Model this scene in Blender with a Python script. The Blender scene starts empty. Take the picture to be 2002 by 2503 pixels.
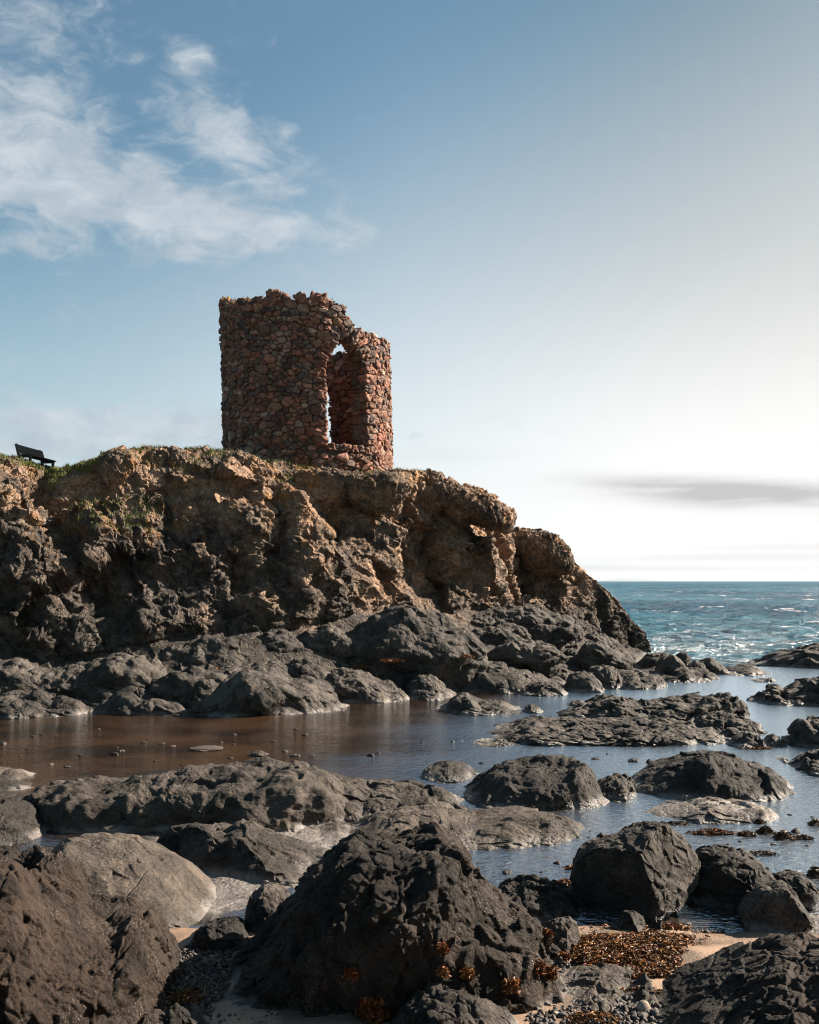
import bpy, bmesh, math, random
import numpy as np
from mathutils import Vector
from mathutils.bvhtree import BVHTree
rad = math.radians
random.seed(7)
RNG = np.random.default_rng(11)
SC = bpy.context.scene
COL = SC.collection

# ------------------------------------------------------------------ camera
EYE, FPX, CX, HY = 2.8, 2433.0, 1001.0, 1420.0      # eye height (m), focal length and horizon in photo pixels
cam_d = bpy.data.cameras.new('camera')
cam_d.sensor_fit = 'VERTICAL'; cam_d.sensor_height = 36.0; cam_d.lens = FPX / 2503 * 36
cam_d.shift_y = (HY - 1251.5) / 2503
cam_d.clip_end = 30000; cam_d.clip_start = 0.1
cam = bpy.data.objects.new('camera', cam_d); COL.objects.link(cam)
cam.location = (0, 0, EYE); cam.rotation_euler = (rad(90), 0, 0)
SC.camera = cam

# ------------------------------------------------------------------ light
SUN_AZ, SUN_EL = rad(71), rad(32)      # azimuth to the right of the view direction (+Y)
SUN_STRENGTH, SKY_STRENGTH, EXPOSURE = 5.0, 0.05, 1.7
sd = bpy.data.lights.new('sun', 'SUN'); sd.energy = SUN_STRENGTH; sd.angle = rad(0.5); sd.color = (1.0, 0.87, 0.72)
so = bpy.data.objects.new('sun', sd); COL.objects.link(so)
sv = Vector((math.sin(SUN_AZ) * math.cos(SUN_EL), math.cos(SUN_AZ) * math.cos(SUN_EL), math.sin(SUN_EL)))
so.rotation_euler = sv.to_track_quat('Z', 'Y').to_euler(); so.location = (30, 20, 40)
SC.cycles.filter_width = 1.1; SC.cycles.caustics_reflective = False; SC.cycles.caustics_refractive = False; SC.cycles.sample_clamp_indirect = 4.0
SC.view_settings.view_transform = 'Standard'; SC.view_settings.look = 'None'
SC.view_settings.exposure = EXPOSURE; SC.view_settings.gamma = 1; SC.view_settings.use_curve_mapping = False


class NT:
    """Small helper that writes shader node graphs as expressions."""
    def __init__(s, tree): s.t = tree; s.n = tree.nodes; s.l = tree.links
    def set(s, sock, v):
        if isinstance(v, bpy.types.NodeSocket): s.l.new(v, sock)
        elif isinstance(v, (tuple, list)) and len(v) == 3 and sock.type == 'RGBA': sock.default_value = (*v, 1)
        else: sock.default_value = v
    def node(s, typ, outp=0, props=None, **ins):
        nd = s.n.new(typ)
        for k, v in (props or {}).items(): setattr(nd, k, v)
        for k, v in ins.items():
            s.set(nd.inputs[int(k[1:])] if k[0] == 'i' and k[1:].isdigit() else nd.inputs[k.replace('_', ' ')], v)
        return nd.outputs[outp]
    def m(s, op, a, b=0.0, c=0.0, clamp=False):
        return s.node('ShaderNodeMath', 0, {'operation': op, 'use_clamp': clamp}, i0=a, i1=b, i2=c)
    def vm(s, op, a, b=(0, 0, 0), out=0):
        return s.node('ShaderNodeVectorMath', out, {'operation': op}, i0=a, i1=b)
    def mix(s, f, a, b, blend='MIX'):
        nd = s.n.new('ShaderNodeMix'); nd.data_type = 'RGBA'; nd.blend_type = blend
        s.set(nd.inputs[0], f); s.set(nd.inputs[6], a); s.set(nd.inputs[7], b)
        return nd.outputs[2]
    def sm(s, x, a, b, lo=0.0, hi=1.0):
        return s.node('ShaderNodeMapRange', 0, {'interpolation_type': 'SMOOTHSTEP'}, i0=x, i1=a, i2=b, i3=lo, i4=hi)
    def noise(s, vec, scale, detail=5.0, rough=0.55, dist=0.0):
        return s.node('ShaderNodeTexNoise', 0, None, Vector=vec, Scale=scale, Detail=detail, Roughness=rough, Distortion=dist)
    def voro(s, vec, scale, out=0, feature='F1'):
        return s.node('ShaderNodeTexVoronoi', out, {'feature': feature}, Vector=vec, Scale=scale)
    def xyz(s, v):
        nd = s.n.new('ShaderNodeSeparateXYZ'); s.l.new(v, nd.inputs[0]); return nd.outputs[0], nd.outputs[1], nd.outputs[2]


# ------------------------------------------------------------------ sky
def build_world():
    w = bpy.data.worlds.new('World'); SC.world = w; w.use_nodes = True
    t = w.node_tree; t.nodes.clear(); N = NT(t)
    d = N.node('ShaderNodeTexCoord', 0)            # generated = view direction
    x, y, z = N.xyz(d)
    sky = N.n.new('ShaderNodeTexSky'); sky.sky_type = 'NISHITA'; sky.sun_disc = False
    sky.sun_elevation = SUN_EL; sky.sun_rotation = SUN_AZ
    sky.air_density = 1.0; sky.dust_density = 1.0; sky.ozone_density = 1.2
    N.l.new(d, sky.inputs[0])
    base = sky.outputs[0]
    az = N.m('ARCTAN2', x, y)
    hor = N.m('SQRT', N.m('ADD', N.m('MULTIPLY', x, x), N.m('MULTIPLY', y, y)))
    el = N.m('ARCTAN2', z, hor)
    # a veil of thin high haze: thicker low down and towards the sun, bluest high up on the left
    s = N.m('ADD', N.m('MULTIPLY', N.m('SUBTRACT', 0.55, el), 1.9), N.m('ADD', N.m('MULTIPLY', N.m('MINIMUM', az, 0.0), 0.85), N.m('SUBTRACT', N.m('MULTIPLY', N.m('MINIMUM', N.m('MAXIMUM', az, 0.0), 1.08), 0.48), N.m('MULTIPLY', N.m('MAXIMUM', N.m('SUBTRACT', az, 1.08), 0.0), 0.7))))
    veil = N.sm(s, 0.0, 1.06)
    base = N.mix(1.0, base, N.mix(N.sm(az, -0.1, 0.42), SKY_TINT, tuple(v * k for v, k in zip(SKY_TINT, (0.80, 0.76, 0.68)))), 'MULTIPLY')
    veilc = N.mix(N.sm(el, 0.34, 0.08), N.mix(N.sm(az, -0.1, 0.35), (8.3, 8.6, 8.7), (8.4, 8.0, 7.6)), N.mix(N.sm(az, -0.32, 0.30), (7.2, 8.0, 8.6), (10.5, 10.45, 10.4)))
    c = N.mix(veil, base, veilc)
    # clouds
    p = N.node('ShaderNodeCombineXYZ', 0, None, i0=N.m('MULTIPLY', az, 6.0), i1=N.m('MULTIPLY', el, 11.0), i2=0.0)
    wob = N.noise(p, 1.6, 3.0)
    p2 = N.vm('ADD', p, N.vm('MULTIPLY', N.node('ShaderNodeTexNoise', 1, None, Vector=p, Scale=1.7, Detail=3.0), (0.5, 0.5, 0.5)))
    f1 = N.m('ADD', N.m('MULTIPLY', N.noise(p2, 1.5, 8.0, 0.60, 0.15), 0.5), N.m('MULTIPLY', N.noise(p2, 4.6, 7.0, 0.62, 0.2), 0.5))
    f1 = N.m('ADD', N.m('MULTIPLY', N.m('SUBTRACT', f1, 0.5), 1.8), 0.5)
    mask = None
    for (cx, cy, rx, ry, tilt, a) in CLOUDS:
        u = (cx - 862) / 2095; v = (1223 - cy) / 2095
        a0 = math.atan(u); e0 = math.atan(v * math.cos(a0))
        ca, sa = math.cos(rad(tilt)), math.sin(rad(tilt))
        da = N.m('SUBTRACT', az, a0); de = N.m('SUBTRACT', el, e0)
        q1 = N.m('DIVIDE', N.m('ADD', N.m('MULTIPLY', da, ca), N.m('MULTIPLY', de, sa)), rx / 2095)
        q2 = N.m('DIVIDE', N.m('SUBTRACT', N.m('MULTIPLY', de, ca), N.m('MULTIPLY', da, sa)), ry / 2095)
        r2 = N.m('ADD', N.m('MULTIPLY', q1, q1), N.m('MULTIPLY', q2, q2))
        g = N.m('MULTIPLY', N.m('EXPONENT', N.m('MULTIPLY', r2, -0.7)), a)
        mask = g if mask is None else N.m('MAXIMUM', mask, N.m('ADD', g, N.m('MULTIPLY', mask, 0.25)))
    dens = N.sm(N.m('ADD', f1, N.m('MULTIPLY', N.m('MINIMUM', mask, 1.1), 0.52)), 0.66, 1.16)
    far = N.m('MULTIPLY', N.m('MULTIPLY', N.sm(az, -0.42, -0.75), N.sm(az, -1.5, -1.0)), N.sm(f1, 0.45, 0.7, 0.0, 0.8))     # the cloud goes on out of frame to the left
    dens = N.m('MAXIMUM', dens, N.m('MULTIPLY', far, N.sm(el, 0.0, 0.1)))
    shade = N.sm(N.noise(p2, 3.2, 6.0, 0.6), 0.3, 0.75)
    cc = N.mix(shade, (4.6, 5.4, 6.1), (6.9, 7.4, 7.8))
    c = N.mix(N.m('MULTIPLY', dens, 0.84), c, cc)
    # grey streak over the sea on the right, fainter bands near the horizon
    st = None
    p3 = N.node('ShaderNodeCombineXYZ', 0, None, i0=N.m('MULTIPLY', az, 5.0), i1=N.m('MULTIPLY', el, 45.0), i2=0.0)
    f3 = N.noise(p3, 1.2, 6.0, 0.55, 0.3)
    for (cx, cy, rx, ry, tilt, a) in STREAKS:
        u = (cx - 862) / 2095; v = (1223 - cy) / 2095
        a0 = math.atan(u); e0 = math.atan(v * math.cos(a0))
        da = N.m('SUBTRACT', az, a0); de = N.m('SUBTRACT', N.m('SUBTRACT', el, e0), N.m('MULTIPLY', da, math.tan(rad(tilt))))
        q1 = N.m('DIVIDE', da, rx / 2095); q2 = N.m('DIVIDE', de, ry / 2095)
        r2 = N.m('ADD', N.m('MULTIPLY', q1, q1), N.m('MULTIPLY', q2, q2))
        g = N.m('MULTIPLY', N.m('EXPONENT', N.m('MULTIPLY', r2, -0.8)), a)
        st = g if st is None else N.m('ADD', st, g)
    st = N.m('MULTIPLY', st, N.sm(f3, 0.25, 0.6, 0.3, 1.0), clamp=True)
    c = N.mix(st, c, (5.9, 5.85, 5.85))
    c = N.mix(1.0, c, (0.616,) * 3, 'MULTIPLY')
    bg = N.n.new('ShaderNodeBackground'); bg.inputs[1].default_value = SKY_STRENGTH
    N.l.new(c, bg.inputs[0])
    out = N.n.new('ShaderNodeOutputWorld'); N.l.new(bg.outputs[0], out.inputs[0])


SKY_TINT = (1.08, 1.34, 1.24)
CLOUDS = [  # centre, half-widths (in a 1724 px wide picture), tilt, density
    (230, 330, 430, 330, 0, 0.42), (60, 30, 240, 80, 0, 0.7), (150, 150, 110, 40, 0, 0.4), (300, 120, 50, 30, 30, 0.5), (390, 132, 80, 36, 0, 0.7),
    (40, 270, 190, 110, 0, 1.0), (120, 380, 230, 90, -8, 1.15), (290, 375, 70, 45, 0, 1.0), (380, 455, 260, 62, -8, 1.15),
    (435, 262, 125, 62, -15, 0.9), (500, 300, 90, 40, -15, 0.8), (580, 392, 62, 28, 10, 0.7), (600, 485, 190, 30, 0, 0.85), (395, 525, 60, 24, 5, 0.85),
    (70, 512, 120, 26, 5, 0.9), (610, 270, 40, 22, 35, 0.45), (690, 290, 60, 22, 0, 0.35), (250, 905, 420, 50, 0, 1.25), (60, 930, 180, 45, 0, 1.2), (300, 870, 60, 22, 0, 0.6)]
STREAKS = [(1620, 1046, 260, 26, -4, 1.25), (1420, 1022, 150, 16, -4, 0.6), (1520, 1174, 330, 8, 0, 0.45), (1700, 1150, 260, 7, 0, 0.3), (1560, 1197, 360, 6, 0, 0.4), (1150, 1195, 300, 7, 0, 0.3), (950, 960, 160, 14, 0, 0.12)]
build_world()


# ------------------------------------------------------------------ mesh helpers
def link(o, parent=None):
    COL.objects.link(o)
    if parent is not None: o.parent = parent
    return o

def make_mesh(name, V, F, mat=None, smooth=True):
    """V (n,3), F (m,3) or (m,4) int arrays -> mesh data-block."""
    me = bpy.data.meshes.new(name)
    V = np.ascontiguousarray(V, dtype=np.float32); F = np.ascontiguousarray(F, dtype=np.int32)
    k = F.shape[1]
    me.vertices.add(len(V)); me.vertices.foreach_set('co', V.ravel())
    me.loops.add(F.size); me.loops.foreach_set('vertex_index', F.ravel())
    me.polygons.add(len(F)); me.polygons.foreach_set('loop_start', np.arange(0, F.size, k, dtype=np.int32))
    me.polygons.foreach_set('loop_total', np.full(len(F), k, dtype=np.int32))
    me.update(calc_edges=True); me.validate()
    me.polygons.foreach_set('use_smooth', np.full(len(me.polygons), smooth, dtype=bool))
    if mat: me.materials.append(mat)
    return me

def obj(name, V, F, mat, parent=None, loc=(0, 0, 0), smooth=True):
    o = bpy.data.objects.new(name, make_mesh(name, V, F, mat, smooth)); o.location = loc
    return link(o, parent)

def vcol(o, name, C):
    a = o.data.color_attributes.new(name, 'FLOAT_COLOR', 'POINT')
    C = np.asarray(C, dtype=np.float32)
    if C.shape[1] == 3: C = np.hstack([C, np.ones((len(C), 1), np.float32)])
    a.data.foreach_set('color', C.ravel())

def tag(o, label, cat, group=None):
    o['label'] = label; o['category'] = cat
    if group: o['group'] = group
    return o

def struct(o, kind='structure'):
    o['kind'] = kind; return o

def normals(V, F):
    a, b, c = V[F[:, 0]], V[F[:, 1]], V[F[:, 2]]
    n = np.cross(b - a, c - a)
    if F.shape[1] == 4: n = n + np.cross(c - a, V[F[:, 3]] - a)
    out = np.zeros_like(V)
    for k in range(F.shape[1]):
        for j in range(3): out[:, j] += np.bincount(F[:, k], n[:, j], minlength=len(V))
    return out / np.maximum(np.linalg.norm(out, axis=1, keepdims=True), 1e-9)

def grid_faces(nr, nc):
    i = np.arange(nr * nc).reshape(nr, nc)
    return np.stack([i[:-1, :-1], i[:-1, 1:], i[1:, 1:], i[1:, :-1]], -1).reshape(-1, 4)

# ------------------------------------------------------------------ noise (numpy)
_perm = np.concatenate([RNG.permutation(256)] * 3).astype(np.int32)
_grad = RNG.normal(size=(256, 3)).astype(np.float32); _grad /= np.linalg.norm(_grad, axis=1, keepdims=True)
_pts = RNG.random((256, 3)).astype(np.float32)
def perlin(P):
    P = np.asarray(P, np.float32); I = np.floor(P).astype(np.int32); f = P - I; I &= 255
    u = f * f * f * (f * (f * 6 - 15) + 10); r = 0
    for dx in (0, 1):
        hx = _perm[I[:, 0] + dx]
        for dy in (0, 1):
            hy = _perm[hx + I[:, 1] + dy]
            for dz in (0, 1):
                g = _grad[_perm[hy + I[:, 2] + dz]]
                d = (g * (f - np.array([dx, dy, dz], np.float32))).sum(1)
                w = (u[:, 0] if dx else 1 - u[:, 0]) * (u[:, 1] if dy else 1 - u[:, 1]) * (u[:, 2] if dz else 1 - u[:, 2])
                r = r + d * w
    return r * 1.5
def fbm(P, o=4, g=0.5):
    r = 0; a = 1.0
    for k in range(o): r = r + a * perlin(P * (2.03 ** k) + 17.3 * k); a *= g
    return r
def ridged(P, o=4, g=0.5):
    r = 0; a = 1.0
    for k in range(o):
        n = 1 - np.abs(perlin(P * (2.07 ** k) + 9.1 * k)); r = r + a * n * n; a *= g
    return r
def worley(P):
    P = np.asarray(P, np.float32); I = np.floor(P).astype(np.int32); f = P - I; I &= 255
    f1 = np.full(len(P), 9.0, np.float32); f2 = f1.copy()
    for dx in (-1, 0, 1):
        hx = _perm[(I[:, 0] + dx) & 255]
        for dy in (-1, 0, 1):
            hy = _perm[hx + ((I[:, 1] + dy) & 255)]
            for dz in (-1, 0, 1):
                q = _pts[_perm[hy + ((I[:, 2] + dz) & 255)]] + np.array([dx, dy, dz], np.float32) - f
                d = (q * q).sum(1)
                f2 = np.minimum(f2, np.maximum(f1, d)); f1 = np.minimum(f1, d)
    return np.sqrt(f1), np.sqrt(f2)
_gv = RNG.normal(size=(256, 3)).astype(np.float32); _rv = RNG.random(256).astype(np.float32)
def chisel(P, s, A, B, soft=0.02):      # broken faces: every cell is a plane with its own height and tilt. s cells per metre
    P = np.asarray(P, np.float32) * s; I = np.floor(P).astype(np.int32); f = P - I; I &= 255
    best = np.full(len(P), 9.0, np.float32); sec = best.copy(); bid = np.zeros(len(P), np.int32); bq = np.zeros_like(f)
    for dx in (-1, 0, 1):
        hx = _perm[(I[:, 0] + dx) & 255]
        for dy in (-1, 0, 1):
            hy = _perm[hx + ((I[:, 1] + dy) & 255)]
            for dz in (-1, 0, 1):
                h = _perm[hy + ((I[:, 2] + dz) & 255)]; q = f - (_pts[h] + np.array([dx, dy, dz], np.float32)); d = (q * q).sum(1)
                m = d < best; sec = np.minimum(sec, np.maximum(best, d)); best = np.where(m, d, best); bid = np.where(m, h, bid); bq = np.where(m[:, None], q, bq)
    w = np.clip((np.sqrt(sec) - np.sqrt(best)) / soft, 0, 1)
    return (A * (_rv[bid] - 0.5) + B * (_gv[bid] * bq).sum(1) / s) * w
def sstep(x, a, b):
    t = np.clip((x - a) / (b - a), 0, 1); return t * t * (3 - 2 * t)

def at(px, py, Y):      # photo pixel at distance Y -> point in the world
    return np.array([(px - CX) / FPX * Y, Y, EYE - (py - HY) / FPX * Y])
def ydist(py, z=0.0):   # distance at which the level z is seen at picture row py
    return (EYE - z) * FPX / (py - HY)

# ------------------------------------------------------------------ materials
def rock_mat(name, dark, light, lichen=0.0, lichen_col=(0.36, 0.17, 0.045), specks=0.5, bump=1.0, tide=True, cracks=0.0, rough=0.8, warm=(0.20, 0.12, 0.085), warm_amt=0.0, gran=30.0, foot=None):
    m = bpy.data.materials.new(name); m.use_nodes = True; t = m.node_tree; t.nodes.clear(); N = NT(t)
    geo = N.n.new('ShaderNodeNewGeometry'); P = geo.outputs['Position']; nz = N.xyz(geo.outputs['Normal'])[2]
    x, y, z = N.xyz(P)
    n1 = N.noise(P, 0.9, 6.0, 0.6, 0.4); n2 = N.noise(P, 5.0, 5.0, 0.65); n3 = N.noise(P, gran * 1.3, 3.0, 0.7)
    c = N.mix(N.sm(N.m('ADD', N.m('MULTIPLY', n1, 0.55), N.m('MULTIPLY', n2, 0.45)), 0.36, 0.64), dark, light)
    if warm_amt > 0: c = N.mix(N.m('MULTIPLY', N.sm(N.noise(P, 0.45, 5.0, 0.6), 0.42, 0.62), warm_amt), c, warm)
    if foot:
        zx = N.m('DIVIDE', N.m('ADD', x, 7.2), 3.6); zz0 = N.m('DIVIDE', N.m('SUBTRACT', z, 2.8), 1.9)      # greyer rock mid-face, its colour also darkened to paint in the alcove's shade
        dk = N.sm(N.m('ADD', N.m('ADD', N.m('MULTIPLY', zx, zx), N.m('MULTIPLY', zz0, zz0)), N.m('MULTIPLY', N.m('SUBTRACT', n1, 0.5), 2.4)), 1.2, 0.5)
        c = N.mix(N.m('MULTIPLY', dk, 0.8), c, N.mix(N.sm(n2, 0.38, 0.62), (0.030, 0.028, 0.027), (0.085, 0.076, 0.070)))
    if foot:      # darker basalt at the foot of the headland
        fm = N.sm(N.m('ADD', z, N.m('MULTIPLY', N.m('SUBTRACT', n1, 0.5), 3.2)), 3.2, 1.2)
        c = N.mix(fm, c, N.mix(N.sm(n2, 0.36, 0.64), foot[0], foot[1]))
    c = N.mix(1.0, c, N.mix(N.sm(n3, 0.3, 0.7), (0.55, 0.55, 0.56), (1.4, 1.38, 1.35)), 'MULTIPLY')
    if lichen > 0:
        lm = N.m('MULTIPLY', N.sm(N.noise(P, 1.6, 7.0, 0.68, 0.3), 0.50, 0.66), N.sm(z, 2.2, 5.2))
        lm = N.m('MULTIPLY', N.m('MULTIPLY', lm, N.sm(n3, 0.35, 0.6, 0.4, 1.0)), lichen, clamp=True)
        c = N.mix(lm, c, lichen_col)
    wear = N.noise(P, 1.3, 6.0, 0.62, 0.5)
    c = N.mix(N.m('MULTIPLY', N.sm(wear, 0.50, 0.60), 0.55), c, tuple(v * 0.55 for v in dark))
    if specks > 0:
        v = N.voro(P, gran * 1.5); sp = N.m('MULTIPLY', N.sm(v, 0.30, 0.14), N.sm(N.noise(P, 2.2, 6.0, 0.65), 0.50, 0.60))
        c = N.mix(N.m('MULTIPLY', sp, specks, clamp=True), c, (0.30, 0.27, 0.245))
    r = rough
    if tide:
        zz = N.m('ADD', z, N.m('MULTIPLY', N.m('SUBTRACT', n2, 0.5), 0.16))
        pale = N.m('MULTIPLY', N.m('MULTIPLY', N.sm(zz, 0.09, 0.02), N.sm(zz, -0.04, 0.0)), N.sm(n1, 0.40, 0.55))
        c = N.mix(N.m('MULTIPLY', pale, 0.42), c, (0.36, 0.33, 0.31))
        r = N.m('MULTIPLY', N.sm(zz, 0.0, 0.14, 0.35, 1.0), rough)
    h = N.m('ADD', N.m('MULTIPLY', N.noise(P, gran * 0.32, 9.0, 0.68, 0.4), 1.0), N.m('MULTIPLY', N.m('MINIMUM', N.voro(P, gran * 0.7), 0.6), N.m('MULTIPLY', N.sm(N.noise(P, 1.8, 4.0), 0.45, 0.6), 0.5)))
    h = N.m('MULTIPLY', h, N.sm(wear, 0.35, 0.62, 0.45, 1.1))
    if cracks > 0:
        wp = N.vm('ADD', P, N.vm('MULTIPLY', N.node('ShaderNodeTexNoise', 1, None, Vector=P, Scale=2.0, Detail=4.0), (0.6, 0.6, 0.6)))
        e = N.voro(wp, 2.2, 0, 'DISTANCE_TO_EDGE'); h = N.m('ADD', h, N.m('MULTIPLY', N.sm(e, 0.0, 0.05), cracks))
    b = N.n.new('ShaderNodeBump'); b.inputs['Strength'].default_value = min(1.0, bump); b.inputs['Distance'].default_value = 0.055 * max(1.0, bump) * 30 / gran
    N.l.new(h, b.inputs['Height'])
    pb = N.n.new('ShaderNodeBsdfPrincipled'); N.set(pb.inputs['Base Color'], c); N.set(pb.inputs['Roughness'], r)
    pb.inputs['Specular IOR Level'].default_value = 0.25
    N.l.new(b.outputs[0], pb.inputs['Normal'])
    out = N.n.new('ShaderNodeOutputMaterial'); N.l.new(pb.outputs[0], out.inputs[0])
    return m

def plain_mat(name, col, rough=0.8, attr=None, var=0.25, nscale=30.0, bump=0.3, spec=0.3, two=None, dist=0.01, trans=0.0):
    m = bpy.data.materials.new(name); m.use_nodes = True; t = m.node_tree; t.nodes.clear(); N = NT(t)
    P = N.n.new('ShaderNodeNewGeometry').outputs['Position']
    if attr: c = N.node('ShaderNodeVertexColor', 0, {'layer_name': attr})
    else: c = N.node('ShaderNodeRGB', 0); c.default_value = (*col, 1)
    n = N.noise(P, nscale, 6.0, 0.65)
    if two: c = N.mix(N.sm(N.noise(P, nscale * 0.2, 5.0), 0.4, 0.6), c, two)
    c = N.mix(1.0, c, N.mix(N.sm(n, 0.3, 0.7), (1 - var,) * 3, (1 + var,) * 3), 'MULTIPLY')
    b = N.n.new('ShaderNodeBump'); b.inputs['Strength'].default_value = bump; b.inputs['Distance'].default_value = dist
    N.l.new(n, b.inputs['Height'])
    pb = N.n.new('ShaderNodeBsdfPrincipled'); N.set(pb.inputs['Base Color'], c); pb.inputs['Roughness'].default_value = rough
    pb.inputs['Specular IOR Level'].default_value = spec; N.l.new(b.outputs[0], pb.inputs['Normal'])
    out = N.n.new('ShaderNodeOutputMaterial'); N.l.new(pb.outputs[0], out.inputs[0])
    return m

def pool_mat():
    m = bpy.data.materials.new('pool_water'); m.use_nodes = True; t = m.node_tree; t.nodes.clear(); N = NT(t)
    P = N.n.new('ShaderNodeNewGeometry').outputs['Position']
    n = N.noise(P, 0.5, 5.0, 0.6)
    c = N.mix(N.sm(n, 0.35, 0.65), (0.013, 0.0075, 0.0045), (0.052, 0.028, 0.0145))
    x, y, z = N.xyz(P)
    gust = N.sm(N.m('ADD', N.m('ADD', x, N.m('MULTIPLY', N.m('SUBTRACT', 17.0, y), 0.45)), N.m('MULTIPLY', N.m('SUBTRACT', N.noise(N.vm('MULTIPLY', P, (0.4, 1.0, 1.0)), 0.5, 4.0, 0.6), 0.5), 9.0)), -3.8, 2.0)
    ps = N.vm('MULTIPLY', P, (1.0, 2.0, 1.0))
    h = N.m('MULTIPLY', N.m('ADD', N.noise(ps, 6.0, 3.0, 0.5, 0.4), N.m('MULTIPLY', N.noise(ps, 17.0, 2.0, 0.5), 0.4)), N.m('ADD', 0.30, N.m('MULTIPLY', gust, 0.70)))
    b = N.n.new('ShaderNodeBump'); b.inputs['Strength'].default_value = 0.9; b.inputs['Distance'].default_value = 0.048
    N.l.new(h, b.inputs['Height'])
    df = N.n.new('ShaderNodeBsdfDiffuse'); N.set(df.inputs['Color'], c)
    gl = N.n.new('ShaderNodeBsdfGlossy'); gl.inputs['Color'].default_value = (0.84, 0.93, 1.0, 1); N.set(gl.inputs['Roughness'], N.m('ADD', 0.05, N.m('MULTIPLY', gust, 0.15))); N.l.new(b.outputs[0], gl.inputs['Normal'])
    fr = N.node('ShaderNodeFresnel', 0, None, IOR=1.5)
    mx = N.n.new('ShaderNodeMixShader'); N.set(mx.inputs[0], N.m('ADD', N.m('MULTIPLY', fr, 1.15), N.m('MULTIPLY', gust, 0.44), clamp=True))
    N.l.new(df.outputs[0], mx.inputs[1]); N.l.new(gl.outputs[0], mx.inputs[2])
    out = N.n.new('ShaderNodeOutputMaterial'); N.l.new(mx.outputs[0], out.inputs[0])
    return m

def sea_mat():
    m = bpy.data.materials.new('sea_water'); m.use_nodes = True; t = m.node_tree; t.nodes.clear(); N = NT(t)
    P = N.n.new('ShaderNodeNewGeometry').outputs['Position']
    x, y, z = N.xyz(P)
    lat = N.vm('MULTIPLY', P, (1.0, 0.45, 1.0))
    n = N.noise(lat, 0.03, 6.0, 0.6)
    c = N.mix(N.sm(n, 0.4, 0.6), (0.011, 0.058, 0.104), (0.032, 0.118, 0.182))
    shal = N.sm(y, 95, 40)
    c = N.mix(N.m('MULTIPLY', shal, 0.5), c, (0.035, 0.11, 0.15))
    w1 = N.noise(N.vm('MULTIPLY', P, (0.6, 1.0, 1.0)), 0.9, 6.0, 0.62, 0.5)
    w2 = N.noise(N.vm('MULTIPLY', P, (0.5, 1.0, 1.0)), 0.12, 5.0, 0.6, 0.4)
    c = N.mix(N.sm(w1, 0.35, 0.65), N.mix(1.0, c, (0.62, 0.66, 0.70), 'MULTIPLY'), N.mix(1.0, c, (1.35, 1.28, 1.22), 'MULTIPLY'))
    # whitecaps: small torn streaks where two wave trains meet
    cap = N.m('MULTIPLY', N.sm(N.noise(N.vm('MULTIPLY', P, (0.55, 0.5, 1.0)), 0.26, 5.0, 0.62, 0.3), 0.60, 0.66), N.sm(w1, 0.44, 0.58))
    near_foam = N.m('MULTIPLY', N.m('MULTIPLY', N.sm(y, 46, 37), N.sm(N.noise(N.vm('MULTIPLY', P, (0.4, 1.2, 1.0)), 0.9, 6.0, 0.65), 0.58, 0.72)), 0.28)
    cap = N.m('MAXIMUM', cap, near_foam)
    c = N.mix(cap, c, (0.8, 0.82, 0.83))
    h = N.m('ADD', N.m('MULTIPLY', w1, 0.8), N.m('MULTIPLY', w2, 3.0))
    b = N.n.new('ShaderNodeBump'); b.inputs['Strength'].default_value = 1.0; b.inputs['Distance'].default_value = 1.6
    N.l.new(h, b.inputs['Height'])
    df = N.n.new('ShaderNodeBsdfDiffuse'); N.set(df.inputs['Color'], c); N.l.new(b.outputs[0], df.inputs['Normal'])
    gl = N.n.new('ShaderNodeBsdfGlossy'); gl.inputs['Roughness'].default_value = 0.18; N.l.new(b.outputs[0], gl.inputs['Normal'])
    mx = N.n.new('ShaderNodeMixShader'); N.set(mx.inputs[0], N.m('ADD', 0.06, N.m('MULTIPLY', N.sm(y, 70, 38), 0.10)))      # mean reflectance of a choppy sea
    N.l.new(df.outputs[0], mx.inputs[1]); N.l.new(gl.outputs[0], mx.inputs[2])
    out = N.n.new('ShaderNodeOutputMaterial'); N.l.new(mx.outputs[0], out.inputs[0])
    return m

def sand_mat():
    m = bpy.data.materials.new('wet_sand'); m.use_nodes = True; t = m.node_tree; t.nodes.clear(); N = NT(t)
    P = N.n.new('ShaderNodeNewGeometry').outputs['Position']; z = N.xyz(P)[2]
    n = N.noise(P, 2.2, 6.0, 0.6); n2 = N.noise(P, 60.0, 3.0, 0.7)
    c = N.mix(N.sm(n, 0.42, 0.6), (0.30, 0.20, 0.135), (0.13, 0.09, 0.065))
    c = N.mix(1.0, c, N.mix(n2, (0.6,) * 3, (1.35,) * 3), 'MULTIPLY')
    c = N.mix(N.sm(z, 0.05, 0.0), c, (0.10, 0.062, 0.042))
    b = N.n.new('ShaderNodeBump'); b.inputs['Strength'].default_value = 0.6; b.inputs['Distance'].default_value = 0.015
    N.l.new(N.m('ADD', n2, N.noise(P, 12.0, 5.0)), b.inputs['Height'])
    pb = N.n.new('ShaderNodeBsdfPrincipled'); N.set(pb.inputs['Base Color'], c); N.set(pb.inputs['Roughness'], N.sm(z, 0.0, 0.08, 0.35, 0.8))
    N.l.new(b.outputs[0], pb.inputs['Normal'])
    out = N.n.new('ShaderNodeOutputMaterial'); N.l.new(pb.outputs[0], out.inputs[0])
    return m

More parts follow.
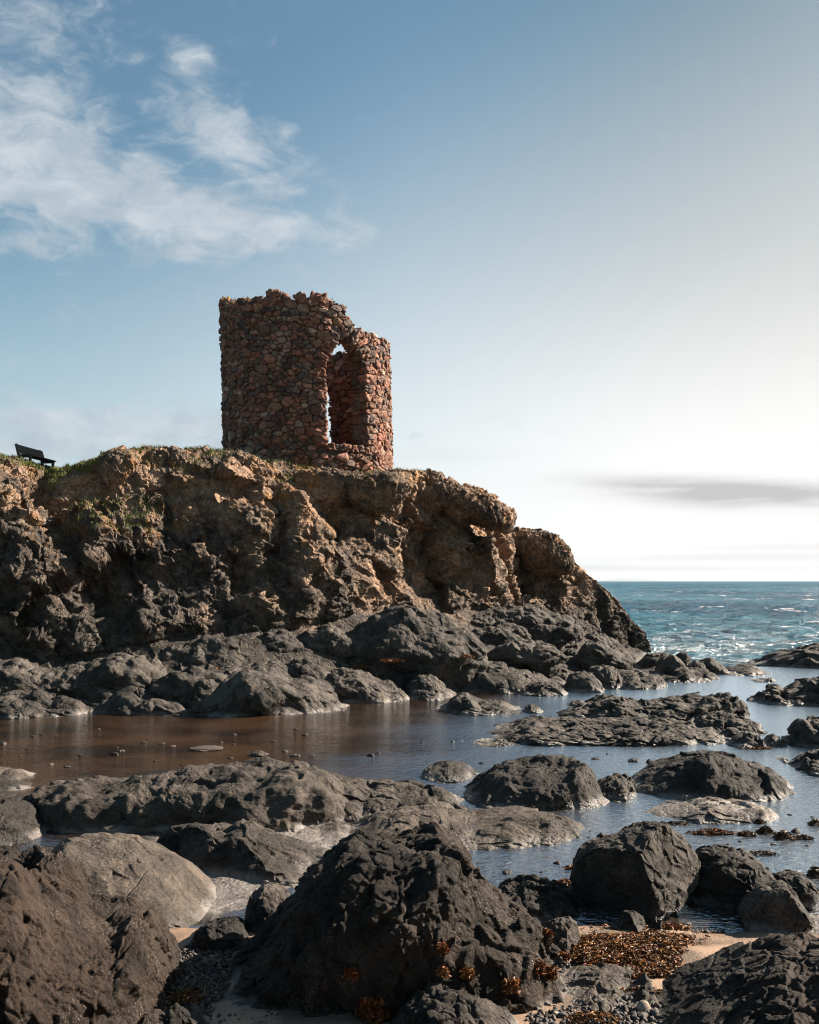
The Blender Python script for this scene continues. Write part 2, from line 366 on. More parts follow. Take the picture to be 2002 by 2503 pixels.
M_CLIFF = rock_mat('cliff_rock', (0.066, 0.053, 0.045), (0.27, 0.195, 0.142), lichen=0.75, specks=0.12, bump=1.0, cracks=0.25, warm=(0.34, 0.205, 0.13), warm_amt=0.45, gran=11.0, rough=0.9, foot=((0.020, 0.018, 0.017), (0.086, 0.074, 0.064)))
M_LEDGE = rock_mat('ledge_basalt', (0.020, 0.018, 0.0165), (0.092, 0.079, 0.069), specks=0.3, bump=0.8, gran=14.0)
M_SHELF = rock_mat('shelf_basalt', (0.018, 0.015, 0.013), (0.074, 0.061, 0.051), specks=0.5, bump=0.9, gran=30.0)
M_DARK = rock_mat('dark_boulder', (0.011, 0.0095, 0.0088), (0.034, 0.029, 0.025), specks=0.45, bump=1.0, gran=38.0)
M_BARN = rock_mat('barnacled_rock', (0.006, 0.005, 0.0045), (0.027, 0.021, 0.017), specks=0.7, bump=1.7, gran=46.0, warm=(0.044, 0.025, 0.0155), warm_amt=0.5)
M_PALE = rock_mat('pale_flat_rock', (0.036, 0.030, 0.025), (0.096, 0.077, 0.063), specks=0.4, bump=0.9, gran=34.0)
M_PSTONE = rock_mat('pool_stone', (0.030, 0.025, 0.022), (0.11, 0.088, 0.075), specks=0.3, bump=0.8, gran=40.0, tide=False, rough=0.6)
M_PDARK = rock_mat('pool_stone_dark', (0.012, 0.010, 0.009), (0.045, 0.037, 0.032), specks=0.2, bump=0.8, gran=40.0, tide=False, rough=0.6)
M_POOL = pool_mat(); M_SEA = sea_mat(); M_SAND = sand_mat()
M_STONE = plain_mat('tower_stone', (0.2, 0.1, 0.08), 0.85, attr='stone', var=0.45, nscale=11.0, bump=1.0, dist=0.05, spec=0.2)
M_MORTAR = plain_mat('mortar', (0.075, 0.055, 0.045), 0.95, var=0.4, nscale=18.0, bump=0.8, dist=0.03, spec=0.1)
M_WOOD = plain_mat('bench_wood', (0.035, 0.030, 0.032), 0.6, var=0.25, nscale=12.0, bump=0.2)
M_GRASS = plain_mat('grass', (0.1, 0.12, 0.03), 0.7, attr='tint', var=0.2, nscale=4.0, bump=0.0, spec=0.2)
M_WEED = plain_mat('seaweed', (0.2, 0.08, 0.02), 0.5, attr='tint', var=0.3, nscale=40.0, bump=0.2, spec=0.25)
M_PEB = plain_mat('pebbles', (0.1, 0.09, 0.08), 0.7, attr='tint', var=0.35, nscale=50.0, bump=0.5, spec=0.3)
M_ISLE = plain_mat('far_island', (0.06, 0.08, 0.05), 0.9, var=0.3, nscale=0.02, bump=0.0)
M_WHITE = plain_mat('white_paint', (0.75, 0.75, 0.72), 0.6, var=0.05, nscale=0.5, bump=0.0)

# ------------------------------------------------------------------ headland (one continuous landform, lofted then weathered)
# column: waterline pixel row, cliff-foot (px, py, distance), brow (px, py, distance) in photo pixels
HEAD = [((-900, 1795), (-900, 1645, 21.5), (-900, 1090, 25)), ((-500, 1782), (-500, 1635, 22), (-500, 1100, 25)), ((-250, 1775), (-250, 1630, 22), (-250, 1106, 25.3)), ((0, 1768), (0, 1625, 22.3), (0, 1112, 25.5)),
        ((120, 1768), (120, 1612, 22.6), (100, 1150, 26)), ((240, 1768), (240, 1600, 23), (215, 1126, 26.3)), ((330, 1767), (330, 1580, 23.3), (300, 1099, 26.6)),
        ((420, 1765), (420, 1565, 23.6), (400, 1100, 27)), ((600, 1757), (560, 1550, 24.2), (545, 1100, 27.5)), ((720, 1748), (680, 1540, 25), (650, 1122, 27.9)),
        ((850, 1735), (800, 1520, 25.8), (760, 1140, 28.2)), ((950, 1722), (920, 1490, 27.2), (880, 1158, 28.7)), ((1050, 1716), (1050, 1490, 29), (975, 1146, 29.4)),
        ((1200, 1712), (1180, 1495, 31), (1060, 1163, 31.2)), ((1320, 1706), (1280, 1500, 33), (1160, 1245, 33.9)), ((1435, 1698), (1380, 1530, 35.3), (1255, 1300, 35.4)),
        ((1500, 1686), (1440, 1550, 36.6), (1345, 1318, 37.0)), ((1560, 1675), (1500, 1570, 38.2), (1440, 1405, 38.0)), ((1590, 1670), (1555, 1585, 39.4), (1520, 1480, 39.2)), ((1620, 1666), (1580, 1595, 40.2), (1572, 1562, 40.4))]
HEAD_FEAT = [  # lines on the face (photo pixels): from, to, width, outward metres
    (-40, 1180, 190, 1600, 60, 0.65), (95, 1190, 300, 1540, 40, -0.45), (230, 1275, 235, 1370, 45, 0.4), (-60, 1420, 30, 1620, 50, -0.4), (330, 1230, 480, 1420, 130, -0.45), (520, 1250, 600, 1420, 60, -0.2),
    (700, 1200, 735, 1470, 75, 0.4), (672, 1240, 690, 1480, 22, -0.55), (835, 1260, 840, 1300, 42, -0.6), (760, 1390, 980, 1480, 25, 0.2), (780, 1210, 1000, 1400, 30, -0.15), (900, 1170, 1000, 1180, 30, 0.2), (1040, 1360, 1100, 1480, 40, -0.25), (1150, 1350, 1230, 1480, 40, 0.25),
    (350, 1530, 520, 1520, 30, 0.4), (590, 1440, 640, 1500, 40, 0.35), (1300, 1380, 1380, 1520, 22, -0.35)]
def spline_rows(keys, u):      # smooth interpolation of rows of numbers at parameter u (Catmull-Rom)
    K = np.asarray(keys, float); n = len(K); i = np.clip(np.floor(u).astype(int), 0, n - 2); f = (u - i)[:, None]
    p0, p1, p2, p3 = K[np.maximum(i - 1, 0)], K[i], K[i + 1], K[np.minimum(i + 2, n - 1)]
    return 0.5 * (2 * p1 + (p2 - p0) * f + (2 * p0 - 5 * p1 + 4 * p2 - p3) * f * f + (3 * p1 - p0 - 3 * p2 + p3) * f ** 3)
def build_headland():
    W, Fp, T = [], [], []
    for (wx, wy), (fx, fy, fY), (tx, ty, tY) in HEAD:
        W.append(at(wx, wy, ydist(wy, -0.15))); Fp.append(at(fx, fy, fY)); T.append(at(tx, ty, tY))
    n = len(HEAD)
    # columns: dense inside the picture
    pxk = np.array([h[1][0] for h in HEAD], float)
    dens = np.interp(np.arange(n - 1), np.arange(n - 1), np.where(pxk[1:] < -100, 0.2, 1.0) * np.diff(pxk))
    cum = np.concatenate([[0], np.cumsum(dens)])
    u = np.interp(np.linspace(0, cum[-1], 1250), cum, np.arange(n))
    W, Fp, T = spline_rows(W, u), spline_rows(Fp, u), spline_rows(T, u)
    rows = []; wgt = []; big = []
    for t in np.linspace(0, 1, 70)[:-1]:
        r = W * (1 - t) + Fp * t; r[:, 2] += 0.02 * math.sin(math.pi * t) - 0.10 * (1 - t); rows.append(r); wgt.append(0.16 + 0.16 * t); big.append(0.06 + 0.14 * t)
    kr = sstep(u, 7.5, 10.5)      # the left face is steep, the right one slopes down to the sea
    C = Fp * 0.62 + T * 0.38; C[:, 2] = Fp[:, 2] * (0.22 + 0.24 * kr) + T[:, 2] * (0.78 - 0.24 * kr)
    for t in np.linspace(0, 1, 330)[:-1]:
        r = Fp * (1 - t) ** 2 + 2 * t * (1 - t) * C + T * t * t; rows.append(r)
        wgt.append(1.0 - 0.35 * t ** 4 if t > 0.08 else 0.6 + 5 * t); big.append(min(1, 0.45 + 3 * t) * (1 - 0.85 * sstep(np.array(t), 0.55, 0.95)))
    back = [(0.0, 0.0), (0.6, -0.02), (1.8, 0.02), (4.0, 0.05), (7.5, -0.05), (10.0, -0.6), (13, -3.0), (15.5, -7.5)]
    bt = np.concatenate([np.linspace(0, 4, 70), np.linspace(4, 7, 25)[1:]])
    bo = spline_rows(back, bt)
    hT = np.clip((T[:, 2] - 1.0) / 4.0, 0.05, 1.0)
    for o, dz in bo:
        r = T.copy(); r[:, 1] += o * (0.35 + 0.65 * hT); r[:, 0] -= o * 0.25 * (1 - hT); r[:, 2] += dz * np.where(dz > -0.3, 1, hT); rows.append(r); wgt.append(0.5 - 0.3 * min(1, o / 2)); big.append(0.10)
    R = np.array(rows); nr, nc = R.shape[:2]; V = R.reshape(-1, 3).astype(np.float32); Fc = grid_faces(nr, nc)
    wgt = np.repeat(np.array(wgt), nc) * np.tile(0.74 - 0.16 * kr, nr); big = np.repeat(np.array(big), nc)
    for it in range(2):
        Nn = normals(V, Fc)
        if it == 0:
            px = CX + V[:, 0] / V[:, 1] * FPX; py = HY - (V[:, 2] - EYE) / V[:, 1] * FPX
            disp = np.zeros(len(V), np.float32)
            wob = fbm(V * 0.8, 3) * 25
            for x0, y0, x1, y1, w, a in HEAD_FEAT:
                dx, dy = x1 - x0, y1 - y0; L2 = dx * dx + dy * dy
                s = np.clip(((px - x0) * dx + (py - y0) * dy) / L2, 0, 1)
                d2 = (px + wob - x0 - s * dx) ** 2 + (py - y0 - s * dy) ** 2
                disp += a * np.exp(-d2 / (w * w)) * np.clip(big * 1.6 - 0.35, 0, 1)
            Q = V * np.array([1, 1, 0.55], np.float32)
            disp += big * (0.34 * fbm(Q * 0.42 + 3, 3) + 0.16 * (ridged(Q * 0.55 + 7, 2) - 0.9))
            dg = V @ np.array([[0.80, 0.10, 0.60], [0.0, 1.0, 0.0], [-0.60, 0.0, 0.80]], np.float32) * np.array([0.35, 0.6, 1.5], np.float32)
            disp += big * np.tile(kr, nr) * 0.22 * (ridged(dg * 0.9, 2) - 1.0)
            disp += big * chisel(V + fbm(V * 0.9 + 5, 2)[:, None] * 0.4, 0.50, 0.26, 0.20, 0.05)
            f1, f2 = worley(V * 0.75 + fbm(V * 0.9, 2)[:, None] * 0.35); disp += big * 0.15 * (np.minimum(f2 - f1, 0.5) - 0.2)
        else:
            wp = V + fbm(V * 1.7, 2)[:, None] * 0.15
            tilt = wp @ np.array([[0.88, 0.25, 0.40], [-0.22, 0.97, -0.1], [-0.42, 0.0, 0.9]], np.float32) * np.array([1.0, 1.0, 1.7], np.float32)
            disp = wgt * (chisel(tilt, 1.1, 0.13, 0.17, 0.04) + chisel(tilt + 3, 2.6, 0.07, 0.21) + chisel(tilt + 1, 6.0, 0.028, 0.23))
            f1, f2 = worley(wp * 4.6 + 5); disp += wgt * 0.03 * (np.minimum(f2 - f1, 0.45) - 0.2)
            disp += wgt * (0.08 * fbm(V * 1.6, 3) + 0.015 * (ridged(V * 3.2, 3) - 1.0) + 0.022 * fbm(V * 9, 3))
        V = V + Nn * disp[:, None]
    V = V.astype(np.float32)
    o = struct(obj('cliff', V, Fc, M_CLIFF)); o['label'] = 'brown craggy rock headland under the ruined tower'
    return V.reshape(nr, nc, 3), o
HEADV, cliff = build_headland()

# ------------------------------------------------------------------ ground, pools, sea
def build_ground():
    X, Y = np.meshgrid(np.linspace(-30, 40, 420), np.concatenate([np.linspace(-6, 4.5, 20)[:-1], np.linspace(4.5, 12, 260)[:-1], np.linspace(12, 46, 150)]))
    P = np.stack([X.ravel(), Y.ravel(), np.zeros(X.size)], 1)
    base = -0.22 + sstep(P[:, 1], 8.75, 7.7) * 0.26
    z = base + 0.05 * fbm(P * 0.8, 3) + 0.015 * fbm(P * 4, 3)
    z = z - 0.9 * sstep(P[:, 1], 30, 38)
    P[:, 2] = z
    return struct(obj('beach_ground', P, grid_faces(X.shape[0], X.shape[1]), M_SAND))
ground = build_ground()
def sheet(name, xs, ys, zf, mat):
    X, Y = np.meshgrid(xs, ys); P = np.stack([X.ravel(), Y.ravel(), np.zeros(X.size)], 1); P[:, 2] = zf(P)
    return struct(obj(name, P, grid_faces(len(ys), len(xs)), mat))
pool = sheet('tide_pool', np.linspace(-28, 38, 40), np.linspace(6.0, 32.5, 40), lambda P: 0.0 * P[:, 0], M_POOL)
def sea_z(P):
    a = np.clip(1.0 - P[:, 1] / 400.0, 0, 1) * sstep(P[:, 1], 34, 46)
    Q = P * np.array([0.10, 0.22, 1.0]); Q2 = P * np.array([0.35, 0.6, 1.0])
    Q3 = P * np.array([0.9, 1.3, 1.0])
    return -0.22 + a * (0.30 * fbm(Q, 2) + 0.20 * (ridged(Q2, 2) - 0.9) + 0.07 * (ridged(Q3, 2) - 0.9))
ys = np.concatenate([np.linspace(32.6, 120, 420)[:-1], np.geomspace(120, 9500, 170)])
us = np.concatenate([np.linspace(-1.3, 0.08, 60)[:-1], np.linspace(0.08, 0.55, 460)[:-1], np.linspace(0.55, 1.6, 60)])
def build_sea():
    U, Y = np.meshgrid(us, ys); P = np.stack([(U * Y).ravel(), Y.ravel(), np.zeros(U.size)], 1); P[:, 2] = sea_z(P)
    return struct(obj('sea', P, grid_faces(len(ys), len(us)), M_SEA))
sea = build_sea()
def build_island():
    Y0 = 20000.0; n = 90; pts = []
    prof = [(1452, 0), (1470, 3.5), (1490, 5.5), (1508, 7.0), (1525, 6.5), (1540, 6), (1560, 7), (1580, 4.5), (1600, 2.5), (1640, 1.2), (1680, 0)]
    px = np.linspace(1452, 1680, n); h = np.interp(px, [p[0] for p in prof], [p[1] for p in prof]) / FPX * Y0
    h = h * (1 + 0.12 * fbm(np.stack([px * 0.11, px * 0, px * 0], 1), 3))
    rows = []
    for k, (dy, f) in enumerate([(-340, -0.1), (-250, 0.35), (-120, 0.8), (0, 1.0), (120, 0.8), (340, -0.1)]):
        r = np.stack([(px - CX) / FPX * Y0, np.full(n, Y0 + dy), h * f - 1], 1); rows.append(r)
    V = np.array(rows).reshape(-1, 3)
    o = struct(obj('island', V, grid_faces(6, n), M_ISLE)); return Y0
ISLE_Y = build_island()
def lathe(prof, n=16):
    a = np.linspace(0, 2 * math.pi, n, endpoint=False)
    V = np.array([[r * math.cos(t), r * math.sin(t), z] for r, z in prof for t in a]); F = []
    for i in range(len(prof) - 1):
        for j in range(n):
            k = (j + 1) % n; F.append([i * n + j, i * n + k, (i + 1) * n + k, (i + 1) * n + j])
    return V, np.array(F)
def empty(name, loc):
    o = bpy.data.objects.new(name, None); o.location = loc; o.empty_display_size = 0.2; return link(o)
lh = tag(empty('lighthouse', ((1510 - CX) / FPX * ISLE_Y, ISLE_Y, 54)), 'tiny pale lighthouse on the hazy island at the horizon', 'lighthouse')
V, F = lathe([(9, 0), (8, 14), (6, 26), (8, 26.5), (8, 28), (0.0, 28)]); obj('tower', V, F, M_WHITE, lh)
V, F = lathe([(5, 28), (5, 33), (6, 33.3), (3, 36), (0.0, 37)]); obj('lantern', V, F, M_ISLE, lh)

# ------------------------------------------------------------------ haze over the sea
def build_haze():
    m = bpy.data.materials.new('haze'); m.use_nodes = True; t = m.node_tree; t.nodes.clear()
    v = t.nodes.new('ShaderNodeVolumePrincipled'); v.inputs['Color'].default_value = (0.70, 0.80, 0.90, 1); v.inputs['Density'].default_value = HAZE; v.inputs['Anisotropy'].default_value = 0.0
    o = t.nodes.new('ShaderNodeOutputMaterial'); t.links.new(v.outputs[0], o.inputs['Volume'])
    x0, x1, y0, y1, z0, z1 = -25000, 30000, -60, 20500, -3.0, 75.0
    V = np.array([(x, y, z) for x in (x0, x1) for y in (y0, y1) for z in (z0, z1)])
    F = np.array([(0, 1, 3, 2), (4, 6, 7, 5), (0, 4, 5, 1), (2, 3, 7, 6), (0, 2, 6, 4), (1, 5, 7, 3)])
    struct(obj('haze', V, F, m, smooth=False), 'stuff')
HAZE = 0.00006
build_haze()
# ------------------------------------------------------------------ rocks: closed 3-D boulders grown from a front outline and a depth
_ICO = {}
def ico(n):
    if n not in _ICO:
        bm = bmesh.new(); bmesh.ops.create_icosphere(bm, subdivisions=n, radius=1.0)
        bm.verts.ensure_lookup_table()
        _ICO[n] = (np.array([v.co[:] for v in bm.verts], np.float32), np.array([[v.index for v in f.verts] for f in bm.faces], np.int32)); bm.free()
    return _ICO[n]
ROCKS = {}
def rock_mesh(outline, Yc, D, z0, e=2.3, style='smooth', level=7, planes=(), amp=1.0, closed=False, seed=0, under=0.5, lean=0.0, fine=0.8):
    """outline: world (x, z) points left to right over the top (or all round when closed). Returns verts relative to the base point."""
    d, F = ico(level)
    O = np.array(outline, float)
    if closed: c = np.array([(O[:, 0].min() + O[:, 0].max()) / 2, (O[:, 1].min() + O[:, 1].max()) / 2])
    else: c = np.array([(O[0, 0] + O[-1, 0]) / 2, z0])
    Q = O - c
    if closed:
        al = np.unwrap(np.arctan2(Q[:, 1], Q[:, 0])); R = np.hypot(Q[:, 0], Q[:, 1])
        if al[-1] < al[0]: al, R = al[::-1], R[::-1]
        al = np.concatenate([al - 2 * math.pi, al, al + 2 * math.pi]); R = np.concatenate([R] * 3)
    else:
        Q[0, 1] = max(Q[0, 1], 0); Q[-1, 1] = max(Q[-1, 1], 0)
        al = np.arctan2(Q[:, 1], Q[:, 0]); R = np.hypot(Q[:, 0], Q[:, 1]); k = np.argsort(al); al, R = al[k], R[k]
        wl, wr = R[-1], R[0]
        al = np.concatenate([[-math.pi, -2.6, -1.57, -0.55], al, [math.pi]]); R = np.concatenate([[wl, wl * 0.8, under * (Q[:, 1].max() + 0.15), wr * 0.8], R, [wl]])
        k = np.argsort(al, kind='stable'); al, R = al[k], R[k]
    a = np.arctan2(d[:, 2], d[:, 0])
    # densify and soften the outline in polar form
    ag = np.linspace(-math.pi, math.pi, 721); rg = np.interp(ag, al, R); ker = np.hanning(13); ker /= ker.sum()
    rg = np.convolve(np.concatenate([rg[-7:-1], rg, rg[1:7]]), ker, 'valid')
    Ra = np.interp(a, ag, rg)
    rho = np.hypot(d[:, 0], d[:, 2]); s = (rho ** e + np.abs(d[:, 1]) ** e) ** (-1.0 / e)
    V = np.stack([Ra * d[:, 0] * s, D * d[:, 1] * s, Ra * d[:, 2] * s], 1)
    L = max(0.12, min(np.ptp(O[:, 0]) / 2, D, np.ptp(O[:, 1]) * (1.2 if not closed else 0.6)))
    V[:, 1] += lean * V[:, 2]
    for n, off in planes:      # flattened facets
        n = np.array(n, float); n /= np.linalg.norm(n); pr = V @ n; over = np.maximum(0, pr - off * L); V -= over[:, None] * n * 0.94
    sd = np.array([seed * 7.31 + 1.7, seed * 3.17 - 4.2, seed * 5.77], np.float32)
    V = V.astype(np.float32)
    def go(f):
        nonlocal V
        N = normals(V, F); V = V + N * f(V + sd)[:, None].astype(np.float32)
    A = amp
    if style == 'smooth':      # pillows with creases between them
        def f(P):
            w = P + fbm(P / L * 0.8, 2)[:, None] * 0.3 * L
            f1, f2 = worley(w / L * np.array([0.72, 0.9, 1.9], np.float32))
            return A * L * (0.12 * fbm(P / L * 0.9, 2) + 0.34 * (0.55 - f1) + 0.08 * (np.minimum(f2 - f1, 0.25) - 0.15))
        go(f)
        def g(P):
            w = P + fbm(P / L * 2.0, 2)[:, None] * 0.15 * L
            f1, f2 = worley(w / L * np.array([2.2, 2.2, 3.6], np.float32))
            return A * (0.11 * L * (0.5 - f1) + 0.03 * L * fbm(P / L * 3.0, 2) + chisel(P + fbm(P * 2, 2)[:, None] * 0.15, 2.2, 0.018, 0.06) + 0.016 * fbm(P * 6, 3))
        go(g)
    elif style == 'dome':
        go(lambda P: A * L * (0.10 * fbm(P / L * 0.9, 2) + 0.02 * (ridged(P / L * 1.0, 1) - 0.8)))
        def g(P):
            pit = np.maximum(0, fbm(P * 5 + 40, 2) - 0.42); f1, f2 = worley(P * 3.3 + fbm(P * 2, 2)[:, None] * 0.4)
            msk = sstep(fbm(P * 0.9 + 9, 2), 0.0, 0.5)
            w = P + fbm(P * 2.5, 2)[:, None] * 0.12
            return A * (0.07 * L * fbm(P / L * 2.2, 3) + 0.065 * fbm(P * 1.9 + 5, 2) + chisel(w, 1.3, 0.014, 0.05) + msk * chisel(w + 2, 4.2, 0.009, 0.07) - 0.05 * pit + msk * 0.02 * (0.45 - f1) + 0.010 * fbm(P * 13, 3) + 0.008 * np.maximum(0, fbm(P * 26, 2) - 0.3))
        go(g)
    elif style == 'craggy':
        def f(P):
            w = P + fbm(P / L * 0.9, 2)[:, None] * 0.25 * L
            return A * (L * 0.10 * fbm(P / L * 1.1, 3) + chisel(w * np.array([1, 1, 0.75], np.float32), 1.5 / L, 0.05 * L, 0.16, 0.25))
        go(f)
        def g(P):
            w = P + fbm(P * 4, 2)[:, None] * 0.05; w2 = w * np.array([1, 1, 0.6], np.float32)
            f1, f2 = worley(w2 * 5.0); m = sstep(fbm(P * 1.3 + 3, 2), -0.3, 0.4); f5, f6 = worley(P * 24)
            return fine * (chisel(w2, 4.0, 0.028, 0.17, 0.05) + chisel(w2 + 2, 9.0, 0.013, 0.19) - 0.022 * sstep(f2 - f1, 0.12, 0.0) + m * (0.012 * (0.5 - f5) + chisel(P, 21.0, 0.006, 0.18)) + 0.014 * fbm(P * 10, 3))
        go(g)
    elif style == 'facet':
        def f(P): return A * (L * 0.05 * fbm(P / L * 1.2, 3) + chisel(P + fbm(P / L, 2)[:, None] * 0.2 * L, 1.3 / L, 0.012 * L, 0.06, 0.06))
        go(f)
        def g(P):
            w = P + fbm(P * 4, 2)[:, None] * 0.04; m = sstep(fbm(P * 2.2 + 3, 2), -0.2, 0.4)
            return A * (0.02 * L * fbm(P / L * 4.0, 3) + chisel(w, 6.0, 0.009, 0.09) + m * chisel(w + 4, 15.0, 0.006, 0.14) + 0.008 * fbm(P * 14, 3) - 0.03 * np.maximum(0, fbm(P * 7, 2) - 0.4))
        go(g)
    elif style == 'strata':
        def f(P):
            f1, f2 = worley(P / L * np.array([0.7, 0.9, 1.6], np.float32) + fbm(P / L * 0.7, 2)[:, None] * 0.4)
            zz = P[:, 2] / L * 2.2 + fbm(P / L * 0.6, 2) * 0.9; st = np.abs(zz - np.round(zz))
            return A * L * (0.20 * fbm(P / L * 1.1, 2) + chisel(P / L * np.array([1, 1, 1.8], np.float32), 1.6, 0.10, 0.13) + 0.05 * (0.5 - f1) - 0.14 * sstep(st, 0.20, 0.0))
        go(f)
        def g(P):
            f1, f2 = worley(P * np.array([1.8, 1.8, 2.6], np.float32))
            return A * (0.05 * L * fbm(P / L * 3.0, 3) + chisel(P + fbm(P * 2, 2)[:, None] * 0.1, 3.2, 0.025, 0.11) + 0.03 * (0.5 - f1) + 0.02 * fbm(P * 5, 3) + 0.015 * np.maximum(0, fbm(P * 9, 2) - 0.25))
        go(g)
    return V, F, np.array([c[0], Yc, c[1]])
_seed = [0]
def rock(name, label, cat, pts, yf, D, z0=0.0, style='smooth', mat=None, level=7, group=None, px_dist=None, closed=False, **kw):
    """pts in photo pixels; yf = picture row of the front waterline (gives the distance)."""
    Yc = (px_dist if px_dist else ydist(yf, z0)) + D * 0.92
    W = [at(x, y, Yc)[[0, 2]] for x, y in pts]
    if not closed:      # ends come down to the base level
        W = [np.array([W[0][0], z0])] + W[1:-1] + [np.array([W[-1][0], z0])] if True else W
    _seed[0] += 1
    V, F, c = rock_mesh(W, Yc, D, z0, style=style, level=level, closed=closed, seed=_seed[0], **kw)
    if not closed:
        P = np.array(pts, float); x0, x1 = P[:, 0].min(), P[:, 0].max(); lo = P[:, 1].max()
        for it in range(4):
            G = V + c; px = CX + G[:, 0] / G[:, 1] * FPX; py = HY - (G[:, 2] - EYE) / G[:, 1] * FPX; up = G[:, 2] > z0 + 0.01
            if it == 0:      # width
                k = (x1 - x0) / max(1.0, np.ptp(px[up])); V[:, 0] *= min(1.15, max(0.75, k)); V[:, 0] += ((x0 + x1) / 2 - (px[up].max() + px[up].min()) / 2) / FPX * c[1]
            else:            # height, column by column, kept smooth
                nb = 18; b = np.clip(((px - x0) / (x1 - x0) * nb).astype(int), 0, nb - 1); q = np.ones(nb)
                for i in range(nb):
                    s = np.where((b == i) & up)[0]
                    if len(s) < 5: continue
                    s = s[G[s, 2] - z0 >= 0.4 * (G[s, 2].max() - z0)]; j = s[np.argmin(py[s])]; want = np.interp(px[j], P[:, 0], P[:, 1]); zd = EYE - (want - HY) / FPX * G[j, 1]
                    q[i] = np.clip((zd - z0) / max(0.03, G[j, 2] - z0), 0.55, 1.6)
                q = np.convolve(np.concatenate([q[:1], q, q[-1:]]), [0.25, 0.5, 0.25], 'valid')
                kk = np.interp((px - x0) / (x1 - x0) * nb, np.arange(nb) + 0.5, q); h = V[:, 2] + (c[2] - z0); V[:, 2] = np.where(h > 0, h * kk, h) - (c[2] - z0)
    o = obj(name, V, F, mat, loc=tuple(c)); tag(o, label, cat, group)
    ROCKS[label] = (V + c, F)
    return o

LG = 'bulging basalt ledges along the foot of the cliff'
OG = 'low rock outcrops standing in the tide pools'
FG = 'boulders and slabs in the foreground'
